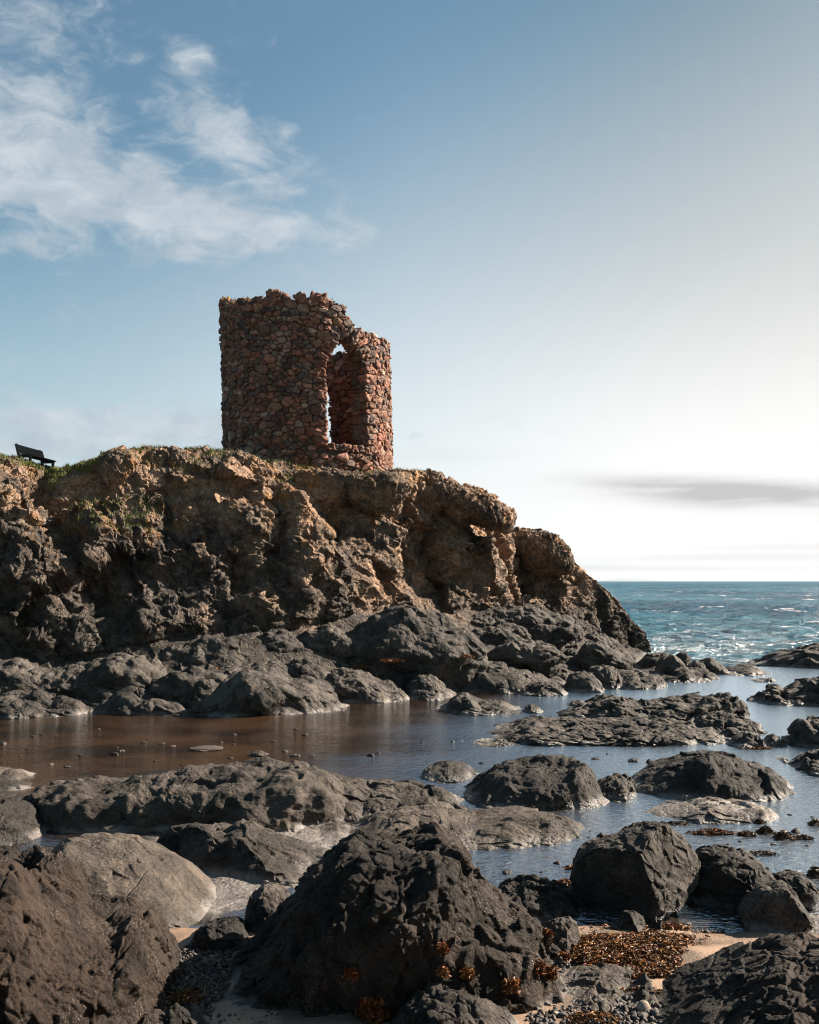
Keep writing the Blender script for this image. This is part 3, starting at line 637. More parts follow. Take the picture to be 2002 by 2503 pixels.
# --- ledges at the foot of the headland
for (lab, pts, yf, D, z0, kw) in [
    ('largest bulging dark mound under the sunlit cliff right of middle', [(775, 1590), (800, 1558), (830, 1545), (880, 1523), (945, 1487), (986, 1476), (1022, 1487), (1067, 1495), (1107, 1511), (1124, 1527), (1160, 1552), (1180, 1576), (1195, 1620)], 1632, 1.3, 0.65, dict(level=8)),
    ('broad grey lumpy ledge meeting the brown pool at lower centre left', [(240, 1760), (262, 1705), (290, 1680), (320, 1672), (370, 1688), (440, 1692), (480, 1675), (520, 1660), (580, 1640), (640, 1622), (680, 1630), (720, 1660), (760, 1650), (800, 1660), (815, 1690), (840, 1720), (855, 1740)], 1757, 1.5, -0.05, dict(level=8)),
    ('rounded ledge at the pool edge below the largest dark mound', [(800, 1715), (815, 1660), (845, 1640), (880, 1634), (920, 1650), (960, 1665), (990, 1690), (1005, 1725)], 1722, 1.2, -0.05, {}),
    ('small lit ledge beside the outcrop at the right end of the brown pool', [(975, 1712), (1005, 1650), (1030, 1640), (1060, 1650), (1090, 1675), (1130, 1712)], 1713, 1.0, -0.05, {}),
    ('low dark lump where ledge and brown pool meet at centre', [(1012, 1718), (1038, 1698), (1067, 1694), (1100, 1716)], 1718, 0.4, -0.05, dict(level=6)),
    ('squat dark lump just left of the largest mound with orange weed at its foot', [(680, 1640), (705, 1600), (738, 1584), (770, 1582), (795, 1596), (803, 1620), (815, 1640)], 1640, 0.8, 0.6, {}),
    ('flat topped grey block tucked against the cliff left of the largest mound', [(612, 1595), (640, 1552), (673, 1541), (718, 1545), (738, 1564), (750, 1600)], 1590, 0.7, 1.0, {}),
    ('small pale ledge step below the flat topped grey block', [(590, 1620), (640, 1577), (680, 1576), (706, 1592), (722, 1622)], 1622, 0.6, 0.75, dict(level=6)),
    ('smooth dark hump in shade at the foot of the cliff left of centre', [(335, 1660), (365, 1610), (394, 1577), (447, 1557), (487, 1549), (540, 1553), (577, 1565), (590, 1595), (618, 1650)], 1655, 1.2, 0.6, dict(level=8)),
    ('long sloping ledge with orange weed at the far left under the cliff', [(-90, 1690), (-40, 1638), (0, 1634), (40, 1628), (93, 1634), (154, 1622), (183, 1616), (260, 1612), (292, 1618), (325, 1634), (365, 1650), (410, 1662), (450, 1690)], 1692, 1.5, 0.4, dict(level=8)),
    ('low dark ledge running into the brown pool at the far left', [(-120, 1755), (-60, 1690), (0, 1686), (53, 1681), (101, 1689), (142, 1703), (179, 1723), (227, 1740), (245, 1765)], 1763, 1.4, -0.05, dict(level=8)),
    ('dark ledge step between the far left ledge and the broad lumpy one', [(140, 1740), (183, 1683), (227, 1680), (268, 1690), (310, 1740)], 1740, 1.0, 0.0, {}),
    ('rounded boulder half sunk in the cliff foot at the left', [(80, 1620), (120, 1580), (150, 1560), (175, 1575), (200, 1592), (212, 1622)], 1624, 0.5, 0.9, {}),
    ('dark overhanging ledge under the middle of the sunlit cliff', [(1115, 1530), (1150, 1492), (1200, 1482), (1280, 1480), (1350, 1495), (1400, 1510), (1420, 1545)], 1542, 1.0, 1.3, {}),
    ('rounded ledge right of the largest mound and under the overhanging one', [(1120, 1580), (1180, 1530), (1220, 1515), (1265, 1525), (1300, 1550), (1325, 1580)], 1578, 0.8, 0.9, {}),
    ('low smooth mound with two bulges right of the largest mound', [(1175, 1610), (1215, 1578), (1260, 1565), (1310, 1563), (1350, 1575), (1390, 1610)], 1612, 0.8, 0.7, {}),
    ('round dark boulder lying on the ledges left of the headland tip', [(1280, 1568), (1295, 1545), (1318, 1530), (1344, 1524), (1373, 1536), (1388, 1568)], 1570, 0.5, 0.95, {}),
    ('small upright boulder against the cliff near the headland tip', [(1380, 1560), (1384, 1535), (1394, 1521), (1408, 1517), (1422, 1532), (1426, 1560)], 1562, 0.35, 0.95, dict(level=6)),
    ('knobbly lit ledge at the cliff foot near the headland tip', [(1395, 1620), (1430, 1570), (1460, 1558), (1500, 1580), (1550, 1620)], 1622, 0.9, 0.4, {}),
    ('gently sloping sunlit ledge running down to the water at centre', [(1050, 1705), (1110, 1640), (1170, 1615), (1230, 1625), (1300, 1640), (1350, 1650), (1390, 1665), (1420, 1705)], 1704, 1.9, -0.1, dict(level=8, amp=0.8)),
    ('low ledge lump left of the twin lumps at the channel edge', [(1240, 1706), (1290, 1672), (1330, 1664), (1370, 1676), (1400, 1706)], 1706, 0.7, -0.05, {}),
    ('lumpy ledge at the near end of the reef tail', [(1370, 1700), (1392, 1645), (1431, 1638), (1452, 1650), (1475, 1675), (1485, 1705)], 1698, 0.9, -0.05, {}),
    ('second lump along the channel side of the reef tail', [(1425, 1690), (1440, 1630), (1470, 1624), (1501, 1629), (1520, 1650), (1545, 1690)], 1688, 1.0, -0.05, {}),
    ('smooth pillow shaped ledge behind the reef tail lumps', [(1440, 1640), (1462, 1606), (1480, 1600), (1498, 1596), (1529, 1608), (1557, 1640)], 1652, 1.1, 0.0, {}),
    ('dark twin bulge in the middle of the reef tail', [(1590, 1665), (1602, 1630), (1616, 1605), (1644, 1599), (1665, 1612), (1683, 1640), (1694, 1665)], 1663, 0.8, -0.05, {}),
    ('small dark lump topping the reef tail against the sea', [(1645, 1612), (1656, 1597), (1668, 1593), (1680, 1596), (1692, 1612)], 1625, 0.5, 0.0, dict(level=6)),
    ('rounded lump right of the twin bulge on the reef tail', [(1672, 1655), (1682, 1622), (1700, 1613), (1721, 1622), (1736, 1655)], 1655, 0.7, -0.05, {}),
    ('sloping brown end lump of the reef tail', [(1695, 1650), (1710, 1612), (1735, 1605), (1752, 1615), (1770, 1629), (1792, 1652)], 1652, 1.0, -0.05, {}),
    ('low brown rock joining the reef tail to the far right reef', [(1755, 1648), (1785, 1630), (1820, 1620), (1842, 1628), (1862, 1648)], 1647, 0.9, -0.05, {}),
    ('smooth flat ledge between the headland tip and the twin bulge', [(1530, 1650), (1580, 1597), (1622, 1594), (1650, 1602), (1672, 1650)], 1645, 1.4, -0.05, {}),
    ('long flat shelf of the reef tail nearest the headland', [(1385, 1700), (1425, 1655), (1490, 1638), (1560, 1634), (1610, 1648), (1640, 1682)], 1690, 1.8, -0.06, {}),
    ('flat shelf under the twin bulge of the reef tail', [(1520, 1684), (1560, 1640), (1620, 1624), (1690, 1628), (1740, 1640), (1765, 1668)], 1672, 1.9, -0.06, {}),
    ('low brown shelf at the seaward end of the reef tail', [(1660, 1668), (1710, 1634), (1780, 1627), (1840, 1630), (1890, 1640), (1915, 1656)], 1657, 1.7, -0.06, {}),
    ('pebbly low ledge along the channel before the twin bulge', [(1515, 1690), (1545, 1655), (1580, 1645), (1612, 1650), (1632, 1680)], 1678, 0.7, -0.05, {}),
    ]:
    rock('rock_ledge', lab, 'rock ledge', pts, yf, D, z0, mat=M_LEDGE, group=LG, **kw)
# more of the same low bulges all over the apron, set on its surface
_r = np.random.default_rng(5); _done = []
for _k in range(400):
    if len(_done) >= 34: break
    _i = int(_r.integers(10, 62)); _j = int(_r.integers(0, HEADV.shape[1])); _p = HEADV[_i, _j]
    _px = CX + _p[0] / _p[1] * FPX
    if not (-40 < _px < 1500) or any(np.hypot(_p[0] - q[0], _p[1] - q[1]) < 0.75 for q in _done): continue
    _done.append(_p); _w = _r.uniform(0.45, 1.15); _h = _w * _r.uniform(0.30, 0.50); _z = float(_p[2]) - 0.12
    _shape = [(-1, 0), (-0.75, 0.62), (-0.3, _r.uniform(0.8, 1.0)), (0.2, 1.0), (0.65, _r.uniform(0.55, 0.85)), (1, 0)]
    _V, _F, _c = rock_mesh([(_p[0] + a * _w, _z + b * _h) for a, b in _shape], float(_p[1]) + 0.2, _w * _r.uniform(0.6, 0.9), _z, style='smooth', level=6, seed=300 + _k)
    tag(obj('rock_ledge', _V, _F, M_LEDGE, loc=tuple(_c)), 'low dark basalt bulge on the apron between the larger ledges and the cliff', 'rock ledge', 'low bulges on the apron under the cliff')
# --- blocks on top of the headland
rock('rock_slab', 'big overhanging rock slab on the brow right of the tower', 'rock', [(900, 1210), (960, 1160), (1010, 1158), (1022, 1166), (1050, 1156), (1085, 1170), (1124, 1195), (1143, 1189), (1185, 1213), (1246, 1248), (1256, 1270), (1250, 1290), (1235, 1298), (1160, 1275), (1080, 1262), (980, 1245)], 1, 1.5, closed=True, px_dist=30.0, style='craggy', mat=M_CLIFF, level=8, amp=0.85, fine=1.5, group='blocks on the headland brow')
rock('rock_hump', 'rounded rock knob on the sloping shoulder of the headland', 'rock', [(1235, 1320), (1262, 1300), (1290, 1296), (1315, 1297), (1352, 1315), (1388, 1342), (1400, 1375), (1398, 1400), (1340, 1400), (1270, 1360)], 1, 1.2, closed=True, px_dist=34.4, style='craggy', mat=M_CLIFF, level=8, amp=0.8, fine=1.5, group='blocks on the headland brow')
rock('rock_hump', 'low rough rock knob on the brow left of the tower', 'rock', [(345, 1140), (372, 1098), (400, 1090), (425, 1089), (460, 1102), (475, 1135)], 1, 0.5, z0=5.95, px_dist=26.3, style='craggy', mat=M_CLIFF, level=7, amp=0.6, fine=1.1, group='blocks on the headland brow')
rock('rock_hump', 'bare rock hump rising beside the grass right of the bench', 'rock', [(225, 1160), (250, 1112), (290, 1096), (320, 1096), (345, 1112), (365, 1160)], 1, 0.7, z0=5.5, px_dist=25.6, style='craggy', mat=M_CLIFF, level=7, amp=0.7, fine=1.1, group='blocks on the headland brow')
rock('rock_hump', 'rough rock hump at the foot of the tower wall on the left', 'rock', [(520, 1140), (545, 1104), (590, 1098), (620, 1112), (650, 1128), (690, 1150)], 1, 0.6, z0=5.8, px_dist=27.0, style='craggy', mat=M_CLIFF, level=7, amp=0.6, fine=1.1, group='blocks on the headland brow')
rock('rock_hump', 'broad brown rock hump below the right side of the tower', 'rock', [(690, 1190), (740, 1144), (800, 1140), (850, 1150), (900, 1158), (960, 1150), (1010, 1200)], 1, 0.7, z0=5.55, px_dist=27.4, style='craggy', mat=M_CLIFF, level=7, amp=0.6, fine=1.1, group='blocks on the headland brow')
# --- outcrops in the water
for (lab, pts, yf, D, z0, kw) in [
    ('pointed grey outcrop standing at the right end of the brown pool', [(1062, 1748), (1087, 1722), (1116, 1696), (1139, 1690), (1169, 1708), (1215, 1708), (1244, 1719), (1280, 1745)], 1748, 1.1, 0, dict(style='smooth')),
    ('small round stone beside the pointed grey outcrop', [(1277, 1744), (1285, 1725), (1299, 1719), (1320, 1728), (1328, 1744)], 1744, 0.35, 0, dict(level=6)),
    ('long dark ridged outcrop along the far channel', [(1345, 1764), (1372, 1736), (1418, 1718), (1465, 1698), (1494, 1696), (1540, 1705), (1581, 1708), (1639, 1702), (1697, 1693), (1755, 1690), (1802, 1696), (1835, 1728)], 1768, 1.3, -0.03, dict(style='strata', level=8)),
    ('long layered outcrop in front of the ridged one', [(1150, 1814), (1186, 1784), (1232, 1768), (1273, 1760), (1302, 1746), (1325, 1752), (1383, 1750), (1441, 1752), (1494, 1752), (1581, 1752), (1668, 1758), (1726, 1772), (1773, 1786), (1800, 1822)], 1826, 1.45, -0.03, dict(style='strata', level=8, e=3.0)),
    ('low stony spit at the left end of the layered outcrop', [(1110, 1826), (1160, 1812), (1220, 1802), (1255, 1812), (1275, 1826)], 1828, 0.45, -0.02, dict(style='strata')),
    ('rubbly outcrop joining the ridged one to the right bank', [(1650, 1780), (1700, 1750), (1738, 1737), (1767, 1739), (1813, 1751), (1871, 1774), (1930, 1805)], 1806, 1.0, -0.05, dict(style='strata', level=8)),
    ('round dark boulder at the right end of the layered outcrop', [(1775, 1826), (1790, 1800), (1825, 1789), (1860, 1800), (1872, 1826)], 1830, 0.4, 0, {}),
    ('smaller dark boulder right of the round one by the right bank', [(1857, 1826), (1872, 1798), (1889, 1792), (1918, 1809), (1922, 1826)], 1826, 0.35, 0, {}),
    ('broad dark outcrop at the right edge above the channel', [(1810, 1730), (1837, 1701), (1872, 1680), (1930, 1663), (2002, 1648), (2090, 1640), (2190, 1640), (2330, 1700)], 1733, 1.3, -0.04, dict(style='strata', level=8)),
    ('tall dark rock cut by the right edge in mid water', [(1912, 1840), (1930, 1768), (1953, 1754), (2002, 1745), (2060, 1742), (2140, 1760), (2200, 1840)], 1843, 0.9, -0.04, dict(style='strata')),
    ('low dark bank at the right edge below the tall rock', [(1895, 1905), (1936, 1856), (1965, 1838), (2002, 1829), (2070, 1830), (2160, 1900)], 1908, 0.8, -0.04, dict(style='strata')),
    ('flat weedy rock by the low dark bank', [(1850, 1866), (1890, 1848), (1920, 1850), (1945, 1866)], 1868, 0.4, -0.02, dict(style='strata')),
    ('far reef at the right edge against the sea', [(1825, 1640), (1840, 1619), (1864, 1605), (1896, 1591), (1945, 1579), (2002, 1570), (2070, 1563), (2200, 1556), (2400, 1560), (2650, 1640)], 1641, 2.6, -0.05, dict(style='strata', level=8, amp=0.8)),
    ('low flat islet in the far channel', [(1806, 1668), (1830, 1660), (1860, 1657), (1885, 1656), (1905, 1668)], 1670, 0.6, -0.02, dict(style='strata', level=6)),
    ('two small dark stones at the tip of the ridged outcrop', [(1385, 1722), (1400, 1712), (1420, 1710), (1438, 1722)], 1726, 0.3, 0, dict(level=6)),
    ]:
    rock('rock_outcrop', lab, 'rock outcrop', pts, yf, D, z0, mat=M_LEDGE, group=OG, **kw)
# --- middle distance slabs and domes
for (lab, pts, yf, D, z0, style, mat, kw) in [
    ('long low dark shelf on the near side of the brown pool', [(40, 1960), (75, 1932), (133, 1908), (191, 1896), (267, 1898), (336, 1893), (394, 1887), (417, 1880), (481, 1868), (557, 1865), (638, 1851), (702, 1848), (748, 1866), (812, 1890), (880, 1960)], 2042, 0.98, -0.05, 'dome', M_SHELF, dict(level=8, e=4.0, amp=1.2)),
    ('sunlit sloping shelf between the long dark one and the domed boulder', [(590, 2010), (650, 1910), (700, 1862), (760, 1870), (830, 1893), (900, 1904), (1000, 1906), (1080, 1926), (1130, 1950), (1200, 2010)], 2018, 1.05, -0.05, 'dome', M_SHELF, dict(level=8, amp=1.2)),
    ('smooth pale tongue of rock ending at the channel in the middle', [(690, 2085), (743, 2045), (813, 2026), (882, 1997), (975, 1970), (1045, 1966), (1115, 1975), (1173, 1979), (1243, 1965), (1312, 1976), (1393, 1999), (1432, 2050)], 2088, 0.85, -0.05, 'dome', M_PALE, dict(level=8, amp=0.9, e=2.4)),
    ('low black slab of bedrock in the shaded gap behind the smooth sunlit boulder', [(10, 2140), (110, 2070), (300, 2040), (520, 2050), (700, 2075), (880, 2140)], 2285, 1.6, -0.05, 'dome', M_DARK, dict(level=8)),
    ('low dark slab joining the shelf to the pale tongue', [(540, 2080), (610, 2010), (720, 1985), (830, 1985), (920, 2050)], 2085, 0.9, -0.05, 'dome', M_SHELF, {}),
    ('small dark boulder behind the left domed one at the pool edge', [(1026, 1912), (1040, 1876), (1075, 1860), (1110, 1857), (1145, 1868), (1172, 1910)], 1912, 0.6, 0, 'dome', M_DARK, {}),
    ('left of two large dark domed boulders by the channel', [(1110, 1985), (1145, 1912), (1190, 1882), (1240, 1857), (1320, 1844), (1390, 1845), (1425, 1860), (1455, 1897), (1475, 1935), (1510, 1990)], 1990, 1.1, -0.05, 'dome', M_DARK, dict(level=8)),
    ('low rough lump filling the gap between the two domed boulders', [(1440, 1950), (1462, 1905), (1490, 1895), (1530, 1890), (1550, 1905), (1560, 1955)], 1962, 0.5, -0.02, 'smooth', M_SHELF, {}),
    ('right of two large dark domed boulders with pale vertical scars', [(1484, 1970), (1520, 1925), (1545, 1892), (1600, 1861), (1665, 1838), (1730, 1832), (1785, 1840), (1830, 1858), (1900, 1885), (1930, 1910), (1962, 1965)], 1968, 1.15, -0.05, 'dome', M_DARK, dict(level=8)),
    ('flat sandy rock awash in front of the right domed boulder', [(1485, 2010), (1560, 1972), (1620, 1957), (1700, 1947), (1760, 1945), (1830, 1957), (1905, 1985)], 2018, 0.7, -0.03, 'dome', M_PALE, dict(level=8, e=2.6)),
    ('flat pale rock at the left edge beside the brown pool', [(-200, 1935), (-100, 1874), (0, 1874), (40, 1874), (69, 1886), (150, 1930)], 1938, 0.7, -0.03, 'dome', M_PALE, dict(e=2.6)),
    ('rounded boulder at the left edge behind the smooth domed one', [(-180, 2075), (-120, 1960), (-60, 1940), (0, 1937), (32, 1937), (73, 1945), (114, 1962), (138, 1999), (155, 2075)], 2090, 1.0, -0.05, 'dome', M_DARK, dict(level=8, e=2.8)),
    ('smooth grey sunlit boulder behind the rough one at lower left', [(70, 2230), (110, 2100), (162, 2046), (244, 2032), (325, 2038), (386, 2061), (447, 2094), (507, 2139), (545, 2190), (562, 2250)], 2330, 0.95, -0.1, 'dome', M_PALE, dict(level=8, amp=0.6)),
    ('dark slab with a pale broken spur between the smooth and the tall boulder', [(350, 2140), (385, 2045), (422, 2020), (467, 2011), (528, 2012), (552, 2018), (577, 2004), (601, 2000), (633, 2016), (700, 2042), (750, 2052), (812, 2068), (860, 2140)], 2190, 0.95, -0.05, 'facet', M_SHELF, dict(level=8, planes=[((-0.5, -0.7, 0.5), 0.75)])),
    ('small lit rock wedged left of the tall craggy boulder', [(590, 2300), (605, 2200), (625, 2175), (651, 2156), (677, 2156), (704, 2173), (740, 2300)], 2310, 0.35, -0.05, 'facet', M_SHELF, {}),
    ('low black rock in the shaded gap left of the tall boulder', [(450, 2345), (475, 2278), (500, 2257), (530, 2245), (560, 2238), (590, 2242), (605, 2265), (640, 2345)], 2350, 0.32, -0.03, 'facet', M_DARK, {}),
    ]:
    rock('rock_slab' if ('shelf' in lab or 'slab' in lab or 'flat' in lab or 'tongue' in lab) else 'boulder', lab, 'rock slab' if ('shelf' in lab or 'slab' in lab or 'flat' in lab or 'tongue' in lab) else 'boulder', pts, yf, D, z0, style=style, mat=mat, group=FG, **kw)
# --- foreground
for (lab, pts, yf, D, z0, style, mat, kw) in [
    ('huge rough barnacled boulder filling the lower left corner', [(-420, 2700), (-330, 2200), (-150, 2085), (0, 2062), (24, 2058), (81, 2062), (138, 2082), (203, 2123), (260, 2163), (309, 2184), (365, 2212), (406, 2257), (428, 2295), (442, 2368), (436, 2420), (420, 2700)], 2700, 1.15, -0.1, 'craggy', M_BARN, dict(level=8, amp=0.62, e=2.8)),
    ('tall black craggy boulder in the centre foreground with hanging weed', [(520, 2620), (564, 2421), (587, 2346), (613, 2289), (681, 2221), (719, 2184), (735, 2138), (764, 2108), (813, 2074), (828, 2052), (862, 2031), (915, 2027), (952, 2023), (990, 2025), (1028, 2023), (1062, 2006), (1080, 2004), (1101, 2030), (1129, 2049), (1145, 2086), (1167, 2117), (1195, 2145), (1226, 2173), (1254, 2197), (1299, 2211), (1327, 2246), (1341, 2270), (1358, 2312), (1383, 2343), (1410, 2440)], 2500, 0.85, 0.0, 'craggy', M_BARN, dict(level=8, amp=0.6, e=3.0, lean=0.03)),
    ('grey pitted stone at the right foot of the tall black boulder', [(1325, 2350), (1331, 2256), (1362, 2243), (1390, 2238), (1411, 2256), (1423, 2284), (1424, 2319), (1415, 2350)], 2352, 0.22, 0.0, 'facet', M_SHELF, dict(planes=[((0.8, -0.5, 0.2), 0.8)])),
    ('low dark rock between the tall black boulder and the big angular one', [(1190, 2250), (1223, 2152), (1265, 2139), (1299, 2135), (1348, 2148), (1366, 2153), (1400, 2173), (1460, 2250)], 2262, 0.5, -0.02, 'craggy', M_DARK, dict(amp=0.5)),
    ('small angular stone in front of the big angular boulder', [(1508, 2292), (1508, 2264), (1522, 2224), (1548, 2225), (1575, 2240), (1592, 2254), (1589, 2278), (1575, 2294)], 2296, 0.15, 0.0, 'facet', M_SHELF, dict(planes=[((-0.7, -0.6, 0.2), 0.6), ((0.7, -0.4, 0.6), 0.7)])),
    ('dark pebbly lump right beside the small angular stone', [(1588, 2280), (1594, 2248), (1605, 2240), (1618, 2255), (1622, 2280)], 2284, 0.1, 0.0, 'craggy', M_DARK, dict(level=6, amp=0.6)),
    ('low dark rock half hidden at the right edge behind the corner slab', [(1918, 2290), (1952, 2262), (2002, 2242), (2080, 2236), (2140, 2290)], 2298, 0.3, 0.0, 'dome', M_DARK, {}),
    ('dark rough slab sloping across the lower right corner', [(1490, 2640), (1530, 2503), (1580, 2458), (1620, 2416), (1660, 2374), (1690, 2350), (1749, 2326), (1802, 2312), (1836, 2295), (1889, 2284), (1959, 2278), (2002, 2274), (2150, 2290), (2330, 2400), (2400, 2640)], 2760, 1.05, -0.02, 'craggy', M_BARN, dict(level=8, amp=0.45, e=2.4)),
    ('pale rippled rock in front of the seaweed bed', [(1190, 2480), (1260, 2415), (1300, 2398), (1350, 2375), (1400, 2362), (1460, 2352), (1520, 2357), (1570, 2377), (1600, 2402), (1640, 2470)], 2500, 0.42, -0.02, 'craggy', M_PALE, dict(level=8, amp=0.4, e=2.6)),
    ('lit rough rock at the bottom edge below the tall black boulder', [(900, 2620), (960, 2470), (1035, 2412), (1080, 2395), (1118, 2403), (1153, 2421), (1195, 2432), (1230, 2460), (1270, 2500), (1330, 2620)], 2640, 0.45, -0.05, 'craggy', M_SHELF, dict(level=8, amp=0.45)),
    ('small rounded rock at the bottom edge right of the lower left boulder', [(290, 2600), (315, 2490), (350, 2470), (386, 2464), (414, 2482), (440, 2600)], 2600, 0.25, 0.0, 'craggy', M_BARN, dict(amp=0.5)),
    ('dark low rock at the bottom edge beside the gravel gap', [(385, 2580), (410, 2470), (440, 2442), (480, 2455), (515, 2485), (540, 2580)], 2580, 0.3, -0.03, 'craggy', M_DARK, dict(amp=0.5)),
    ]:
    rock('boulder' if 'boulder' in lab.split(' in ')[0].split(' with')[0].split(' fill')[0] else 'rock', lab, 'boulder' if 'boulder' in lab else 'rock', pts, yf, D, z0, style=style, mat=mat, group=FG, **kw)
rock('boulder', 'big angular boulder by the channel, dark left face and sunlit right face', 'boulder', [(1403, 2173), (1407, 2125), (1421, 2090), (1445, 2070), (1480, 2058), (1515, 2050), (1547, 2036), (1582, 2022), (1616, 2018), (1641, 2025), (1665, 2044), (1686, 2062), (1700, 2083), (1711, 2104), (1714, 2132), (1707, 2149), (1679, 2173), (1658, 2191), (1623, 2219), (1600, 2246), (1505, 2262), (1435, 2255), (1400, 2215)], 2262, 0.52, closed=True, px_dist=8.15, style='facet', mat=M_SHELF, level=8, e=2.6,
     planes=[((-0.66, -0.75, 0.05), 0.66), ((0.62, -0.68, 0.38), 0.66), ((-0.25, 0.1, 0.95), 0.93)], amp=0.8, group=FG)
rock('boulder', 'rounded black boulder right of the big angular one', 'boulder', [(1662, 2187), (1690, 2160), (1702, 2135), (1711, 2107), (1725, 2090), (1753, 2081), (1784, 2079), (1819, 2089), (1850, 2108), (1875, 2136), (1889, 2160), (1890, 2175), (1858, 2198), (1835, 2232), (1784, 2250), (1714, 2246), (1680, 2215)], 2250, 0.48, closed=True, px_dist=8.35, style='facet', mat=M_DARK, level=8, e=2.2, planes=[((-0.5, -0.8, -0.3), 0.8)], amp=1.0, group=FG)
rock('boulder', 'angular grey boulder with a lit top near the right edge', 'boulder', [(1812, 2236), (1826, 2212), (1854, 2191), (1889, 2173), (1931, 2163), (1959, 2173), (1980, 2194), (1990, 2215), (1987, 2236), (1955, 2262), (1917, 2290), (1847, 2290), (1819, 2264)], 2290, 0.32, closed=True, px_dist=7.75, style='facet', mat=M_SHELF, level=8, e=2.4, planes=[((-0.5, -0.8, 0.25), 0.72), ((0.75, -0.2, 0.6), 0.66), ((0, 0, 1), 0.9)], amp=0.8, group=FG)
rock('boulder', 'small black boulder behind the angular grey one at the right edge', 'boulder', [(1896, 2165), (1903, 2143), (1924, 2136), (1955, 2138), (1976, 2150), (1994, 2170), (2000, 2192), (1990, 2215), (1950, 2220), (1905, 2215)], 2220, 0.25, closed=True, px_dist=8.45, style='facet', mat=M_DARK, level=7, amp=0.9, group=FG)
# ------------------------------------------------------------------ ruined round tower, built stone by stone
TCX, TCY = (650.5 / 0.8611 - CX) / FPX * 31.0, 31.0
TR, TRI, TZ0 = 2.575, 2.05, 4.6
LEAN = -0.0225
def top_z(th):      # height of the broken wall head; th = 0 faces the camera, positive to the right (radians)
    t = math.degrees((th + math.pi) % (2 * math.pi) - math.pi)
    k = [(-180, 10.45), (-150, 10.7), (-120, 11.2), (-97, 11.45), (-88, 11.52), (-75, 11.42), (-66, 11.25), (-50, 11.12), (-36, 11.08), (-20, 11.06), (-12, 11.12), (-5, 10.98), (2, 10.92), (11, 10.98), (20, 10.98), (26, 10.9), (31, 10.78), (34, 10.50), (38, 10.36), (43, 10.22), (50, 10.16), (57, 10.14), (70, 10.16), (90, 10.2), (120, 10.32), (140, 10.36), (165, 10.36), (180, 10.45)]
    return float(np.interp(t, [a for a, _ in k], [b for _, b in k])) - 0.10 + 0.05 * math.sin(th * 37) * math.sin(th * 13 + 1)
class Win:
    def __init__(s, c, hw, sill, spring, apex): s.c, s.hw, s.sill, s.spring, s.apex = c, hw, sill, spring, apex
    def inside(s, th, z, grow=0.0):
        d = (th - s.c + math.pi) % (2 * math.pi) - math.pi; x = d * TR
        if z < s.sill - grow or abs(x) > s.hw + grow: return False
        if z <= s.spring: return True
        h = (s.apex + grow - s.spring); q = abs(x) / (s.hw + grow)
        return z < s.spring + h * (1 - q ** 1.7)
WF = Win(rad(32.6), 0.675, 6.72, 8.95, 9.86)
WB = Win(rad(180.5), 0.78, 7.15, 8.75, 9.75)
WINS = [WF, WB]
def cyl(th, z, r): return (TCX + r * math.sin(th) + LEAN * (z - 6.0), TCY - r * math.cos(th), z)
PAL = np.array([(0.23, 0.115, 0.085), (0.29, 0.165, 0.125), (0.19, 0.105, 0.082), (0.15, 0.125, 0.115), (0.085, 0.076, 0.075), (0.27, 0.165, 0.105), (0.38, 0.30, 0.25), (0.22, 0.14, 0.11), (0.12, 0.095, 0.085), (0.26, 0.20, 0.17)])
PW = np.array([0.19, 0.13, 0.15, 0.12, 0.08, 0.08, 0.05, 0.10, 0.06, 0.04])
def stone_col(): return (PAL[RNG.choice(len(PAL), p=PW / PW.sum())] * 0.86 + np.array((0.19, 0.11, 0.088)) * 0.14) * RNG.uniform(0.60, 1.18) * (1.04, 0.93, 0.87)
class Build:
    def __init__(s): s.v = []; s.f = []; s.c = []; s.n = 0
    def add(s, V, F, col):
        s.v.append(np.asarray(V, np.float32)); s.f += [[i + s.n for i in q] for q in F]; s.c.append(np.tile(np.asarray(col, np.float32), (len(V), 1))); s.n += len(V)
    def make(s, name, mat, parent=None, attr='stone', smooth=True):
        V = np.vstack(s.v); me = bpy.data.meshes.new(name); me.from_pydata(V.tolist(), [], s.f); me.validate()
        me.polygons.foreach_set('use_smooth', np.full(len(me.polygons), smooth, dtype=bool)); me.materials.append(mat)
        o = link(bpy.data.objects.new(name, me), parent); vcol(o, attr, np.vstack(s.c)); return o
def clip_poly(P, m, n):      # keep the side of the line through m with (p - m).n <= 0
    out = []
    for i in range(len(P)):
        a, b = P[i], P[(i + 1) % len(P)]; da = (a - m) @ n; db = (b - m) @ n
        if da <= 0: out.append(a)
        if (da < 0 < db) or (db < 0 < da): out.append(a + (b - a) * (da / (da - db)))
    return out
